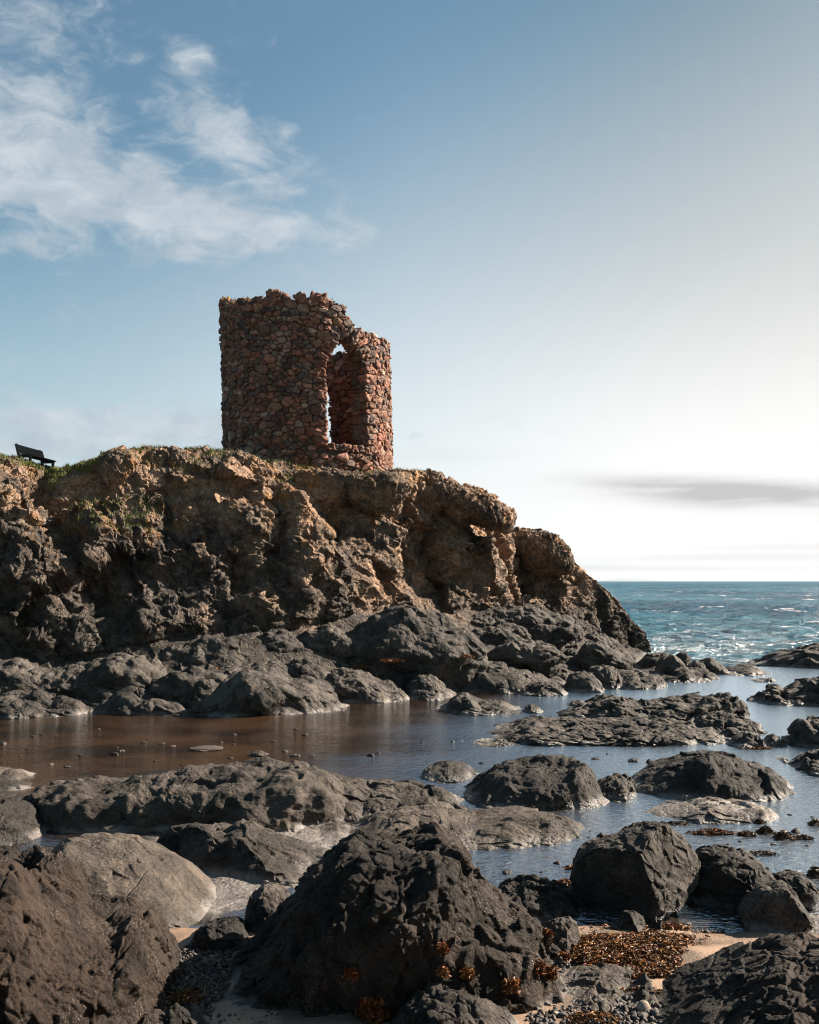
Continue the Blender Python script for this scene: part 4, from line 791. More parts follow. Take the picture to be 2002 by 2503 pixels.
def rubble(R, sgn, keep, zlo, zhi, rmin, rmax, B):
    circ = 2 * math.pi * R; asp = 1.45; H = (zhi - zlo) * asp
    pts = np.zeros((0, 2)); rs = np.zeros(0)
    for big in (1, 0):
        for _ in range(13000 if not big else 1300):
            r = RNG.uniform(rmax * 0.75, rmax) if big else rmin + (rmax * 0.7 - rmin) * RNG.random() ** 1.8
            p = RNG.random(2) * (circ, H)
            if len(pts):
                d = np.abs(pts - p); d[:, 0] = np.minimum(d[:, 0], circ - d[:, 0])
                if (np.hypot(d[:, 0], d[:, 1]) < (rs + r) * 0.86).any(): continue
            if big and RNG.random() < 0.82: continue
            pts = np.vstack([pts, p]); rs = np.append(rs, r)
    for i in range(len(pts)):
        c = pts[i]; th = c[0] / R; zc = zlo + c[1] / asp
        if not keep(th, zc): continue
        d = pts - c; d[:, 0] = (d[:, 0] + circ / 2) % circ - circ / 2; L = np.hypot(d[:, 0], d[:, 1]); o = np.argsort(L)[1:22]
        P = [np.array(q) * rmax * 2.2 for q in ((-1, -1), (1, -1), (1, 1), (-1, 1))]
        for j in o:
            w = rs[i] / (rs[i] + rs[j]); P = clip_poly(P, d[j] * (0.5 * 0.4 + w * 0.6), d[j] / L[j])
            if len(P) < 3: break
        if len(P) < 3: continue
        P = np.array(P); g = P.mean(0)
        Q = []      # knock the corners off, leave a joint
        for a in range(len(P)):
            p0, p1, p2 = P[a - 1], P[a], P[(a + 1) % len(P)]; Q += [p1 + (p0 - p1) * 0.10, p1 + (p2 - p1) * 0.10]
        Q = np.array(Q); size = np.sqrt(np.abs(np.cross(Q - g, np.roll(Q, -1, 0) - g)).sum() / 2)
        Q = g + (Q - g) * max(0.5, 1 - 0.020 / max(size, 0.05)); m = len(Q)
        hb = RNG.uniform(0.008, 0.042) * min(1.3, size / 0.25); off = RNG.normal(0, 0.022); tilt = RNG.normal(0, 0.16, 2)
        rings = [(1.0, -0.12), (1.0, 0.0), (0.93, hb * 0.8), (0.6, hb)]; V = []
        for k, (s, h) in enumerate(rings):
            for q in Q:
                x = g + (q - g) * s * (1 + RNG.normal(0, 0.03)); hh = h + off + (tilt @ (x - g) if k else 0) + (RNG.normal(0, 0.011) if k > 1 else 0)
                V.append(cyl(th + sgn * 0 + x[0] / R, zc + x[1] / asp, R + sgn * hh))
        V.append(cyl(th + g[0] / R, zc + g[1] / asp, R + sgn * (hb * 1.02 + off))); F = []
        for k in range(3):
            for a in range(m):
                b = (a + 1) % m; q = [k * m + a, k * m + b, (k + 1) * m + b, (k + 1) * m + a]; F.append(q if sgn > 0 else q[::-1])
        for a in range(m):
            b = (a + 1) % m; q = [3 * m + a, 3 * m + b, 4 * m]; F.append(q if sgn > 0 else q[::-1])
        B.add(V, F, stone_col())
def chunk(B, c, ax, size, col, nz=0.16, lev=4):
    """one loose irregular stone: centre, three axes, half sizes"""
    d, F = ico(lev); e = 7.0; s = (np.abs(d) ** e).sum(1) ** (-1 / e); q = d * s[:, None]
    o_ = RNG.uniform(-50, 50, 3).astype(np.float32); q = q * (1 + nz * fbm(q * 0.9 + o_, 2) + chisel(q + o_, 0.9, 0.08, 0.22))[:, None]
    V = np.asarray(c) + (q * np.asarray(size)) @ np.asarray(ax)
    B.add(V, F.tolist(), col)
def frame(th, roll=0.0):      # tangent, radial, up
    t = np.array([math.cos(th), math.sin(th), 0]); r = np.array([math.sin(th), -math.cos(th), 0]); u = np.array([LEAN, 0, 1.0])
    t2 = t * math.cos(roll) + u * math.sin(roll); u2 = -t * math.sin(roll) + u * math.cos(roll)
    return np.array([t2, r, u2])
def build_tower():
    root = tag(empty('ruined_tower', (TCX, TCY, 6.0)), 'roofless round tower of red and grey rubble stone on the headland', 'tower')
    cz = np.array(root.location)
    # mortar core with the wall thickness, broken top and window openings
    nt, nz = 300, 84; zs = np.linspace(TZ0, 11.6, nz + 1); ths = np.linspace(0, 2 * math.pi, nt, endpoint=False); dth = ths[1]
    jit = RNG.normal(0, 0.05, nt)
    sol = np.zeros((nt, nz), bool)
    for i in range(nt):
        tz = top_z(ths[i] + dth / 2) + jit[i] - 0.05
        for j in range(nz):
            zc = (zs[j] + zs[j + 1]) / 2; sol[i, j] = zc < tz and not any(w.inside(ths[i] + dth / 2, zc, 0.03) for w in WINS)
    def vid(i, j, k): return ((i % nt) * (nz + 1) + j) * 2 + k
    V = np.array([cyl(ths[i], zs[j], (TR - 0.05, TRI + 0.05)[k]) for i in range(nt) for j in range(nz + 1) for k in (0, 1)], np.float32)
    V += 0.02 * RNG.normal(size=V.shape).astype(np.float32); F = []
    for i in range(nt):
        for j in range(nz):
            if not sol[i, j]: continue
            F.append((vid(i, j, 0), vid(i + 1, j, 0), vid(i + 1, j + 1, 0), vid(i, j + 1, 0)))
            F.append((vid(i, j, 1), vid(i, j + 1, 1), vid(i + 1, j + 1, 1), vid(i + 1, j, 1)))
            if not sol[(i - 1) % nt, j]: F.append((vid(i, j, 1), vid(i, j, 0), vid(i, j + 1, 0), vid(i, j + 1, 1)))
            if not sol[(i + 1) % nt, j]: F.append((vid(i + 1, j, 0), vid(i + 1, j, 1), vid(i + 1, j + 1, 1), vid(i + 1, j + 1, 0)))
            if j == nz - 1 or not sol[i, j + 1]: F.append((vid(i, j + 1, 0), vid(i + 1, j + 1, 0), vid(i + 1, j + 1, 1), vid(i, j + 1, 1)))
            if j > 0 and not sol[i, j - 1]: F.append((vid(i, j, 0), vid(i, j, 1), vid(i + 1, j, 1), vid(i + 1, j, 0)))
    obj('wall_core', V - cz, np.array(F), M_MORTAR, root, smooth=False)
    def free(th, z): return z < top_z(th) + RNG.uniform(-0.06, 0.05) and not any(w.inside(th, z, 0.20) for w in WINS)
    B = Build(); rubble(TR, 1, free, TZ0, 11.7, 0.045, 0.215, B); B.v = [v - cz for v in B.v]; B.make('outer_wall', M_STONE, root)
    B = Build(); rubble(TRI, -1, lambda th, z: z > 5.6 and free(th, z), 5.4, 11.7, 0.09, 0.24, B); B.v = [v - cz for v in B.v]; B.make('inner_wall', M_STONE, root)
    # ragged stones lying along the wall head
    B = Build(); th = 0.0
    while th < 2 * math.pi:
        for r in (TRI + 0.12, (TR + TRI) / 2, TR - 0.10):
            s = RNG.uniform(0.05, 0.105); a = th + RNG.normal(0, 0.02)
            z = top_z(a) + RNG.uniform(-0.12, 0.0)
            chunk(B, np.array(cyl(a, z, r + RNG.normal(0, 0.03))) - cz, frame(a, RNG.normal(0, 0.5)), (s * RNG.uniform(0.8, 1.3), s, s * RNG.uniform(0.6, 1.1)), stone_col() * 0.9, 0.35, 3)
        th += RNG.uniform(0.03, 0.055)
    for a, dz, s in ((-97, 0.02, 0.15), (-88, 0.06, 0.14), (-17, 0.16, 0.15), (-15, 0.05, 0.2), (-9, 0.10, 0.12), (3, 0.10, 0.14), (12, 0.08, 0.16), (17, 0.07, 0.15)):
        chunk(B, np.array(cyl(rad(a), top_z(rad(a)) + dz - 0.08, TR - 0.15)) - cz, frame(rad(a), RNG.normal(0, 0.4)), (s, s * 0.9, s), stone_col() if a > -85 else (0.30, 0.17, 0.04), 0.4, 3)
    B.make('wall_head', M_STONE, root)
    for w, face in ((WF, 'front'), (WB, 'back')):
        # jambs: long stones running through the thickness of the wall
        for side in (-1, 1):
            B = Build(); z = w.sill - 0.05
            while z < w.spring:
                h = RNG.uniform(0.05, 0.15); bw = RNG.uniform(0.13, 0.21); x = side * (w.hw + bw - RNG.uniform(0.0, 0.06)); a = w.c + x / TR
                for (r0, r1) in (((TRI - 0.02, (TR + TRI) / 2), ((TR + TRI) / 2, TR + RNG.uniform(-0.01, 0.05)))):
                    a2 = a + side * RNG.uniform(-0.008, 0.012)
                    chunk(B, np.array(cyl(a2, z + h, (r0 + r1) / 2)) - cz, frame(a2, RNG.normal(0, 0.05)), (bw, (r1 - r0) / 2 + 0.02, h * 0.97), stone_col() * 0.95, 0.12)
                z += 2 * h + 0.008
            B.make('window_jamb', M_STONE, root)
        B = Build(); n = 15
        for i in range(n + 1):
            q = -1 + 2 * i / n; ang = abs(q) ** 1.0
            # walk along the pointed arch by parameter
            x = q * w.hw * 1.04; z = w.spring + (w.apex - w.spring) * (1 - abs(q) ** 1.7)
            slope = -(w.apex - w.spring) * 1.7 * abs(q) ** 0.7 / w.hw * (1 if q > 0 else -1)
            nx, nzv = -slope, 1.0; l = math.hypot(nx, nzv); nx /= l; nzv /= l; hl = RNG.uniform(0.16, 0.24)
            roll = -math.atan2(nx, nzv)
            for (r0, r1) in ((TRI - 0.01, (TR + TRI) / 2), ((TR + TRI) / 2, TR + RNG.uniform(0.0, 0.06))):
                a = w.c + (x + nx * hl * 0.92) / TR
                chunk(B, np.array(cyl(a, z + nzv * hl * 0.92, (r0 + r1) / 2)) - cz, frame(a, roll), (RNG.uniform(0.05, 0.085), (r1 - r0) / 2 + 0.02, hl), stone_col() * RNG.uniform(0.9, 1.2), 0.14)
        B.make('arch', M_STONE, root)
        B = Build(); x = -w.hw
        while x < w.hw:
            bw = RNG.uniform(0.09, 0.17); a = w.c + (x + bw) / TR
            for (r0, r1) in ((TRI - 0.01, (TR + TRI) / 2), ((TR + TRI) / 2, TR + RNG.uniform(0.0, 0.06))):
                chunk(B, np.array(cyl(a, w.sill - 0.08 + RNG.normal(0, 0.02), (r0 + r1) / 2)) - cz, frame(a, RNG.normal(0, 0.08)), (bw, (r1 - r0) / 2 + 0.01, 0.09), stone_col(), 0.2)
            x += 2 * bw
        B.make('window_sill', M_STONE, root)
    return root
tower = build_tower()

# ------------------------------------------------------------------ bench
def bar(B, p, q, w, h, up=(0, 0, 1), col=(1, 1, 1)):      # square bar from p to q
    p, q, up = np.array(p, float), np.array(q, float), np.array(up, float); d = q - p; d /= np.linalg.norm(d); s = np.cross(d, up); s /= np.linalg.norm(s); u = np.cross(s, d)
    V = [e + s * a * w / 2 + u * b * h / 2 for e in (p, q) for a, b in ((-1, -1), (1, -1), (1, 1), (-1, 1))]
    B.add(V, [[0, 3, 2, 1], [4, 5, 6, 7], [0, 1, 5, 4], [1, 2, 6, 5], [2, 3, 7, 6], [3, 0, 4, 7]], col)
def build_bench():
    Y0 = 26.15; p0 = at(42, 1128, Y0); root = tag(empty('park_bench', tuple(p0)), 'dark slatted wooden bench on the grassy cliff top at far left', 'bench'); root.scale = (0.82,) * 3
    L = np.array([0.21, 0.977, -0.03]); Fw = np.array([0.977, -0.21, 0.0]); U = np.array([0, 0, 1.0])      # along the bench, towards the sitter's front
    P = lambda l, f, u: L * l + Fw * f + U * u
    wood = (0.035, 0.03, 0.032)
    B = Build()
    for k in range(3): bar(B, P(-0.02, 0.12 + 0.135 * k, 0.215), P(1.52, 0.12 + 0.135 * k, 0.215), 0.12, 0.035)
    B.make('seat', M_WOOD, root, smooth=False)
    B = Build()
    for k in range(3): z = 0.265 + 0.062 + 0.098 * k; f = 0.045 - 0.32 * (z - 0.2); bar(B, P(-0.02, f, z), P(1.52, f, z), 0.028, 0.090, up=P(0, -0.30, 1))
    B.make('backrest', M_WOOD, root, smooth=False)
    for l in (0.10, 1.40):
        B = Build()
        bar(B, P(l, 0.10, -0.22), P(l, -0.105, 0.585), 0.07, 0.06, up=L); bar(B, P(l, 0.06, 0.165), P(l, 0.45, 0.165), 0.06, 0.06)
        bar(B, P(l, 0.40, -0.25), P(l, 0.40, 0.14), 0.07, 0.07, up=L); bar(B, P(l, 0.12, 0.06), P(l, 0.40, -0.02), 0.05, 0.06)
        B.make('leg', M_WOOD, root, smooth=False)
build_bench()

# ------------------------------------------------------------------ grass on the headland
def blades(base, nrm, h, w, cols):
    n = len(base); a = RNG.uniform(0, 2 * math.pi, n); t = np.stack([np.cos(a), np.sin(a), 0 * a], 1)
    lean = RNG.normal(0, 0.35, (n, 2)); h = h[:, None]
    tip = base + np.concatenate([lean * h, h * (1 - 0.3 * np.abs(lean[:, :1]))], 1); mid = base * 0.45 + tip * 0.55 + np.array([0, 0, 1]) * h * 0.08
    V = np.stack([base - t * w, base + t * w, mid + t * w * 0.7, mid - t * w * 0.7, tip + t * w * 0.1, tip - t * w * 0.1], 1).reshape(-1, 3)
    i = np.arange(n)[:, None] * 6; F = np.concatenate([i + np.array([[0, 1, 2, 3]]), i + np.array([[3, 2, 4, 5]])]).reshape(-1, 4)
    return V, F, np.repeat(cols, 6, 0)
def build_grass():
    V = HEADV; nr, nc = V.shape[:2]; N = normals(V.reshape(-1, 3), grid_faces(nr, nc)).reshape(V.shape); N = np.where(N[..., 2:3] < 0, -N, N)
    px = CX + V[..., 0] / V[..., 1] * FPX; py = HY - (V[..., 2] - EYE) / V[..., 1] * FPX; r = np.arange(nr)[:, None]
    ok = (N[..., 2] > 0.72) & (V[..., 2] > 4.0) & (r > 330) & (px > -80) & (px < 1120)
    wgt = ok * 1.0
    pat = fbm(V.reshape(-1, 3) * 0.9 + 31, 3).reshape(nr, nc)
    wgt *= np.where((px > 60) & (px < 260), 3.5, np.where(px > 980, 0.25, 0.8)) * (pat > -0.12) * np.where(r < 420, 1.0, 0.4)
    wgt += ((px > 160) & (px < 420) & (py > 1215) & (py < 1300) & (N[..., 2] > 0.6)) * 0.7
    d = np.hypot(V[..., 0] - TCX, V[..., 1] - TCY); wgt *= d > TR + 0.1
    p = (wgt / wgt.sum()).ravel(); idx = RNG.choice(len(p), 26000, p=p); b = V.reshape(-1, 3)[idx] + RNG.normal(0, 0.03, (26000, 3)) * (1, 1, 0.2)
    h = RNG.uniform(0.04, 0.13, len(b)) * np.where(px.ravel()[idx] < 260, 1.0, 1.0); k = RNG.random(len(b))[:, None]
    cols = np.where(k < 0.6, (0.085, 0.115, 0.022), np.where(k < 0.85, (0.15, 0.15, 0.04), (0.24, 0.18, 0.07))) * RNG.uniform(0.7, 1.3, (len(b), 1))
    Vb, F, C = blades(b - (0, 0, 0.02), None, h, 0.007, cols)
    o = struct(obj('grass', Vb, F, M_GRASS), 'stuff'); vcol(o, 'tint', C)
    # a little growth in the wall head of the tower
    n = 700; a = RNG.uniform(0, 2 * math.pi, n); rr = RNG.uniform(TRI, TR, n)
    b = np.array([cyl(t, top_z(t) + 0.06, q) for t, q in zip(a, rr)]) - np.array(tower.location)
    Vb, F, C = blades(b, None, RNG.uniform(0.04, 0.10, n), 0.007, np.tile((0.07, 0.10, 0.03), (n, 1)) * RNG.uniform(0.6, 1.3, (n, 1)))
    o = obj('wall_top_grass', Vb, F, M_GRASS, tower); o['kind'] = 'stuff'; vcol(o, 'tint', C)
build_grass()

# ------------------------------------------------------------------ small stones in the pools
def pebble_mesh(k, lev=4):
    d, F = ico(lev); q = d * np.array([1.0, 0.85, 0.62]); q = q * (1 + 0.35 * fbm(d * 1.1 + k * 13.7, 3)[:, None]); f1, f2 = worley(d * 1.5 + k * 3.1)
    q = q * (1 + 0.25 * (f2 - f1)[:, None]); return q, F
PEB = [pebble_mesh(k) for k in range(6)]
PEBME = []
for k, (V, F) in enumerate(PEB): PEBME.append((make_mesh('stone', V, F, M_PDARK), make_mesh('stone', V, F, M_PSTONE)))
def stones(rows, group):
    for (lab, px, py, r, pale, fl) in rows:
        Y = ydist(py + r * 0.4); p = at(px, py + r * 0.4, Y); s = 0.85 * r / FPX * Y
        o = bpy.data.objects.new('stone', PEBME[RNG.integers(6)][1 if pale else 0]); o.location = (p[0], p[1], 0.05 * s)
        o.scale = (s * 1.15, s * 1.1, s * 0.85 * fl); o.rotation_euler = (0, 0, RNG.uniform(0, 6.28)); link(o); tag(o, lab, 'stone', group)
T1 = 'tiny stone breaking the surface of the brown pool'
stones([('largest pinkish stone standing in the brown pool', 635, 1838, 22, 1, 1.0), ('flat pale stone awash behind the largest stone in the brown pool', 505, 1815, 40, 1, 0.22), ('dark stone of a tight cluster in the brown pool left of its middle', 279, 1840, 12, 0, 0.9),
        ('pale stone leaning on the dark one of the cluster in the brown pool', 298, 1833, 9, 1, 0.8), ('stone near the left edge of the brown pool', 7, 1815, 10, 1, 1.0), ('brown stone on the pool rim right of the largest one', 722, 1843, 13, 1, 0.8), ('round stone left of the brown rim stone', 697, 1834, 8, 1, 1.0),
        ('dark stone on the pool rim furthest to the right', 762, 1843, 9, 0, 0.6), ('dark stone alone where brown water turns silver', 906, 1843, 11, 0, 0.9), ('small dark stone close right of the lone dark one', 924, 1839, 6, 0, 1.0), ('dark stone in the back of the brown pool below the broad ledge', 746, 1794, 8, 0, 1.0),
        ('white stone in front of the largest stone in the brown pool', 563, 1851, 7, 1, 0.9), ('dark stone in the middle left of the brown pool', 352, 1812, 9, 0, 0.9), ('stone just right of the dark one in the middle left pool', 394, 1815, 8, 1, 0.8), ('flat grey stone behind the flat pale one in the brown pool', 423, 1821, 8, 1, 0.6),
        ('stone halfway between left edge and cluster in the brown pool', 196, 1844, 7, 1, 0.8), ('white fleck of stone below the left ledge', 242, 1781, 5, 1, 0.9), ('pale block at the foot of the flat pale stone', 467, 1827, 6, 1, 1.0)]
       + [(T1, x, y, r, c, 0.9) for x, y, r, c in ((66, 1829, 5, 0), (101, 1793, 5, 0), (82, 1798, 6, 1), (125, 1866, 7, 1), (165, 1872, 8, 1), (573, 1794, 5, 1), (669, 1810, 6, 0), (722, 1781, 5, 0), (380, 1858, 5, 0), (445, 1868, 5, 0), (50, 1846, 4, 0), (137, 1796, 4, 0), (286, 1826, 5, 1), (186, 1852, 4, 1), (478, 1831, 4, 0), (540, 1813, 5, 1), (572, 1818, 5, 0))], 'small stones in the brown pool')
T2 = 'tiny dark stone breaking the surface of the silver water'
stones([('dark stone in the silver water before the layered outcrop', 1456, 1851, 10, 0, 0.7), ('round dark stone in mid channel between the domed boulders', 1546, 1856, 12, 0, 1.1), ('dark round stone touching the right domed boulder from behind', 1591, 1859, 15, 0, 1.0), ('dark stone at the back of the left domed boulder', 1508, 1890, 10, 0, 0.8),
        ('dark round stone in the channel beside the pale tongue', 1362, 2106, 10, 0, 0.9), ('stone with a jagged tip in the near channel', 1240, 2127, 15, 0, 0.7), ('reddish stone beside the big angular boulder', 1412, 2097, 12, 0, 0.8), ('dark round stone in the water behind the rounded black boulder', 1732, 2073, 11, 0, 1.2),
        ('stone in the silver pool right of the pointed outcrop', 1264, 1762, 6, 0, 0.9), ('upright dark stone in the right hand pool', 1945, 2029, 12, 0, 1.5), ('pale stone lying on the sand by the small pool', 1672, 2298, 8, 1, 0.8), ('rounded pale stone by the small pool under the boulders', 1680, 2255, 8, 1, 0.9)]
       + [(T2, x, y, r, 0, 0.9) for x, y, r in ((1485, 1842, 5), (1177, 1864, 7), (1032, 1813, 5), (1107, 1812, 6), (1706, 1691, 5), (1324, 2130, 6), (1440, 2046, 4), (1475, 2046, 4), (1442, 2030, 4), (1810, 2055, 5), (1700, 2090, 5), (1850, 2090, 5), (1890, 2062, 6), (1780, 2062, 5), (1760, 2075, 5), (1930, 1990, 5), (1975, 2065, 6), (1985, 1995, 5), (1430, 2062, 4))], 'small stones in the silver water')

# ------------------------------------------------------------------ seaweed
def weed_mesh(n, rx, ry, h, cols, leaf=0.03, drape=0.0, rag=0.45):
    a = RNG.uniform(0, 2 * math.pi, n); q = np.sqrt(RNG.random(n)); ph = RNG.uniform(0, 6.28, 4)
    q = q * (1 + rag * (0.28 * np.sin(2 * a + ph[0]) + 0.20 * np.sin(3 * a + ph[1]) + 0.14 * np.sin(7 * a + ph[2]))) * np.where(RNG.random(n) < 0.12 * rag, 1.35, 1.0)
    b = np.stack([np.cos(a) * q * rx, np.sin(a) * q * ry, np.zeros(n)], 1); q = np.minimum(q, 1)
    b[:, 2] = h * (1 - q ** 2) * RNG.uniform(0.2, 1.0, n) - drape * RNG.random(n)
    t = RNG.normal(size=(n, 3)); t[:, 2] = RNG.normal(0, 0.28, n) - drape * 4; t /= np.linalg.norm(t, axis=1, keepdims=True)
    s = np.cross(t, RNG.normal(size=(n, 3))); s /= np.linalg.norm(s, axis=1, keepdims=True); L = (RNG.uniform(0.5, 1.5, n) * leaf)[:, None]; W = L * 0.17
    k = np.cross(t, s) * L * RNG.uniform(-0.4, 0.4, (n, 1))
    V = np.stack([b - t * L, b - t * L * 0.3 + s * W + k, b - t * L * 0.3 - s * W + k, b + t * L * 0.4 + s * W + k, b + t * L * 0.4 - s * W + k, b + t * L], 1).reshape(-1, 3)
    i = np.arange(n)[:, None] * 6; F = np.concatenate([i + np.array([[0, 1, 2, 2]]), i + np.array([[1, 3, 4, 2]]), i + np.array([[3, 5, 4, 4]])]).reshape(-1, 4)
    c = np.asarray(cols)[RNG.integers(len(cols), size=n)] * RNG.uniform(0.6, 1.5, (n, 1)); return V, F, np.repeat(c, 6, 0)
def tri_quads(F):      # split degenerate quads into triangles
    T = [[q[0], q[1], q[2]] for q in F] + [[q[0], q[2], q[3]] for q in F if q[2] != q[3]]; return np.array(T)
ORANGE = [(0.21, 0.066, 0.012), (0.14, 0.044, 0.010), (0.26, 0.115, 0.024), (0.06, 0.024, 0.008), (0.10, 0.036, 0.010), (0.07, 0.035, 0.012)]
DARKW = [(0.035, 0.020, 0.010), (0.055, 0.028, 0.012), (0.022, 0.014, 0.009), (0.09, 0.035, 0.012)]
RUST = [(0.12, 0.03, 0.010), (0.07, 0.02, 0.008), (0.18, 0.06, 0.012)]
def weed(lab, loc, rx, ry, h, n, cols, leaf, drape=0.0, group=None):
    V, F, C = weed_mesh(n, rx, ry, h, cols, leaf, drape); o = obj('seaweed_clump', V, tri_quads(F), M_WEED, loc=tuple(loc), smooth=False); vcol(o, 'tint', C); return tag(o, lab, 'seaweed', group)
def ground_at(px, py, z=0.05): return at(px, py, ydist(py, z))
WG = 'seaweed clumps lying in the pools'
for lab, px, py, rx, ry, h, n, cols in [
    ('long orange strip of seaweed in the right hand pool', 1742, 2036, 0.20, 0.07, 0.05, 700, ORANGE + DARKW), ('dark weed clump right of the orange strip', 1826, 2039, 0.09, 0.07, 0.03, 260, DARKW), ('heap of dark weed in the middle of the right hand pool', 1871, 2034, 0.09, 0.07, 0.07, 350, DARKW),
    ('largest dark weed heap beside the upright stone', 1917, 2048, 0.11, 0.07, 0.08, 420, DARKW), ('dark weed trailing right of the upright stone', 1965, 2048, 0.10, 0.05, 0.03, 240, DARKW), ('dark weed heap cut by the right edge of the picture', 1996, 2014, 0.08, 0.06, 0.06, 260, DARKW),
    ('small dark weed clump high in the right hand pool', 1857, 2010, 0.05, 0.04, 0.05, 160, DARKW), ('dark weed at the right edge near the black boulder', 1992, 2140, 0.07, 0.05, 0.09, 300, DARKW), ('bright orange weed against the left side of the big angular boulder', 1384, 2158, 0.075, 0.05, 0.03, 420, ORANGE),
    ('small orange weed tuft touching the big angular boulder', 1396, 2121, 0.05, 0.03, 0.02, 180, ORANGE), ('thin dark weed scraps near the rounded black boulder', 1860, 2085, 0.14, 0.06, 0.015, 160, DARKW), ('orange weed on the sand right of the small angular stone', 1640, 2268, 0.12, 0.05, 0.03, 420, ORANGE),
    ('dark brown weed scraps floating in front of the flat sandy rock', 1655, 2012, 0.15, 0.05, 0.015, 160, DARKW), ('weed between the boulders in the low bank at the right', 1850, 1829, 0.28, 0.06, 0.03, 300, ORANGE)]:
    weed(lab, ground_at(px, py, 0.01 if py < 2200 else 0.045), rx, ry, h, int(n * 1.8), cols, 0.024, group=WG)
def on_rock(lab, px, py):      # the point of a rock seen at a pixel
    V, F = ROCKS[lab]; bv = BVHTree.FromPolygons(V.tolist(), F.tolist()); d = (Vector(at(px, py, 10.0)) - Vector((0, 0, EYE))).normalized()
    h = bv.ray_cast(Vector((0, 0, EYE)), d); return None if h[0] is None else h[0] - d * 0.02
TALL = 'tall black craggy boulder in the centre foreground with hanging weed'
for lab, px, py, r, n, cols in [('orange weed tuft hanging lowest on the right foot of the tall boulder', 1247, 2396, 0.05, 330, ORANGE), ('orange weed tuft on the right end of the tall boulder', 1345, 2366, 0.045, 300, ORANGE), ('orange weed hanging left of the right end tuft', 1315, 2352, 0.05, 300, ORANGE + RUST),
    ('brown weed beard near the grey pitted stone', 1372, 2330, 0.05, 300, ORANGE + RUST), ('weed tuft high on the right shoulder of the tall boulder', 1336, 2275, 0.045, 220, RUST + ORANGE), ('small orange tuft at the foot of the tall boulder above the lit rock', 1143, 2371, 0.035, 200, ORANGE),
    ('tiny orange tuft at the top of the lit rough rock', 1083, 2368, 0.03, 150, ORANGE), ('dark red weed patch low on the shaded face of the tall boulder', 915, 2440, 0.11, 650, RUST), ('narrow dark red weed streak in the shaded face of the tall boulder', 860, 2372, 0.04, 220, RUST), ('rusty weed streak beside the crack of the tall boulder', 1080, 2310, 0.035, 200, RUST)]:
    p = on_rock(TALL, px, py)
    if p is None: p = Vector(ground_at(px, py, 0.15))
    weed(lab, p, r, r * 0.5, 0.02, int(n * 1.8), cols, 0.020, drape=r * 1.6, group='weed hanging on the tall boulder')
LEDGE_W = [('orange weed along the foot of the largest dark mound', 960, 1612, 24.6, 0.75, 0.25), ('orange weed patch left below the largest dark mound', 880, 1628, 24.2, 0.55, 0.25), ('orange weed tuft right below the largest dark mound', 1138, 1603, 25.2, 0.4, 0.15), ('orange weed beside the squat dark lump', 800, 1632, 23.5, 0.35, 0.15), ('orange weed behind the broad lumpy ledge', 530, 1636, 22.2, 0.45, 0.2), ('orange weed at the far left ledge', 40, 1660, 20.9, 0.5, 0.2)]
for lab, px, py, Y, rx, ry in LEDGE_W:
    best = None
    for L_, (V, F) in ROCKS.items():
        if 15 < V[:, 1].mean() < 30 and abs(V[:, 0].mean() - at(px, py, Y)[0]) < 6:
            h = on_rock(L_, px, py)
            if h and (best is None or h.y < best.y): best = h
    p = best if best else Vector(at(px, py, Y)); weed(lab, p, rx * 0.55, ry, 0.05, 900, ORANGE, 0.028, drape=0.05, group='orange weed on the cliff foot ledges')
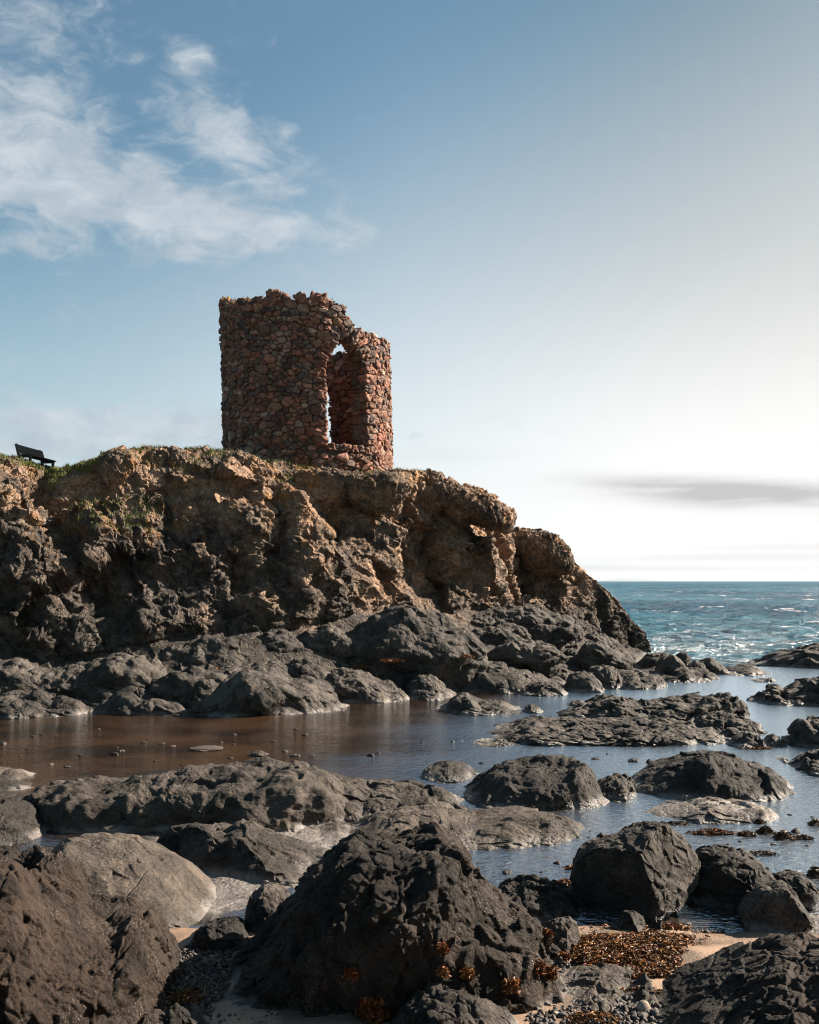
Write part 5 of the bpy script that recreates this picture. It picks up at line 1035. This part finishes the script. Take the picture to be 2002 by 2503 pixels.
# the seaweed bed on the sand: nobody could count it
def build_bed():
    Vs, Fs, Cs, n0 = [], [], [], 0
    for px, py, rx, ry, n in ((1500, 2322, 0.34, 0.34, 9000), (1600, 2312, 0.28, 0.30, 6500), (1430, 2325, 0.18, 0.25, 4000), (1620, 2385, 0.22, 0.05, 900), (1560, 2430, 0.3, 0.05, 500), (1450, 2492, 0.2, 0.08, 500), (455, 2440, 0.09, 0.16, 900)):
        V, F, C = weed_mesh(n, rx, ry, 0.05, ORANGE + [(0.06, 0.025, 0.01), (0.10, 0.05, 0.015), (0.05, 0.03, 0.012)], 0.020, rag=1.0); V = V + ground_at(px, py, 0.05); Vs.append(V); Fs.append(tri_quads(F) + n0); Cs.append(C); n0 += len(V)
    o = struct(obj('seaweed_bed', np.vstack(Vs), np.vstack(Fs), M_WEED, smooth=False), 'stuff'); vcol(o, 'tint', np.vstack(Cs))
build_bed()
# gravel and shell grit in the gaps between the foreground rocks
def build_gravel():
    d, F = ico(2); Vs, Fs, Cs = [], [], []; n = 0
    for px, py, rx, ry, cnt, s0 in ((460, 2400, 0.28, 0.9, 1500, 0.016), (1650, 2262, 0.4, 0.12, 240, 0.014), (1480, 2490, 0.5, 0.18, 420, 0.020), (1540, 2470, 0.2, 0.15, 60, 0.035), (1400, 2400, 0.7, 0.4, 350, 0.010), (600, 2560, 0.8, 0.5, 500, 0.02)):
        c = ground_at(px, py, 0.05)
        for _ in range(cnt):
            a = RNG.uniform(0, 6.28); q = math.sqrt(RNG.random()); s = s0 * RNG.uniform(0.4, 1.0) * (1.6 if RNG.random() < 0.06 else 1)
            x, y = c[0] + rx * q * math.cos(a), c[1] + ry * q * math.sin(a); z = -0.22 + 0.26 * float(sstep(np.array(y), 8.75, 7.7))
            V = d * (1 + 0.3 * RNG.normal(size=(len(d), 1)) * 0.5) * s * RNG.uniform(0.6, 1.2, 3) + (x, y, z + s * 0.3); Vs.append(V); Fs.append(F + n); n += len(d)
            k = RNG.random(); Cs.append(np.tile(np.array((0.05, 0.045, 0.045) if k < 0.68 else (0.11, 0.09, 0.08) if k < 0.93 else (0.24, 0.19, 0.15)) * RNG.uniform(0.6, 1.4), (len(d), 1)))
    o = struct(obj('gravel', np.vstack(Vs), np.vstack(Fs), M_PEB), 'stuff'); vcol(o, 'tint', np.vstack(Cs))
build_gravel()
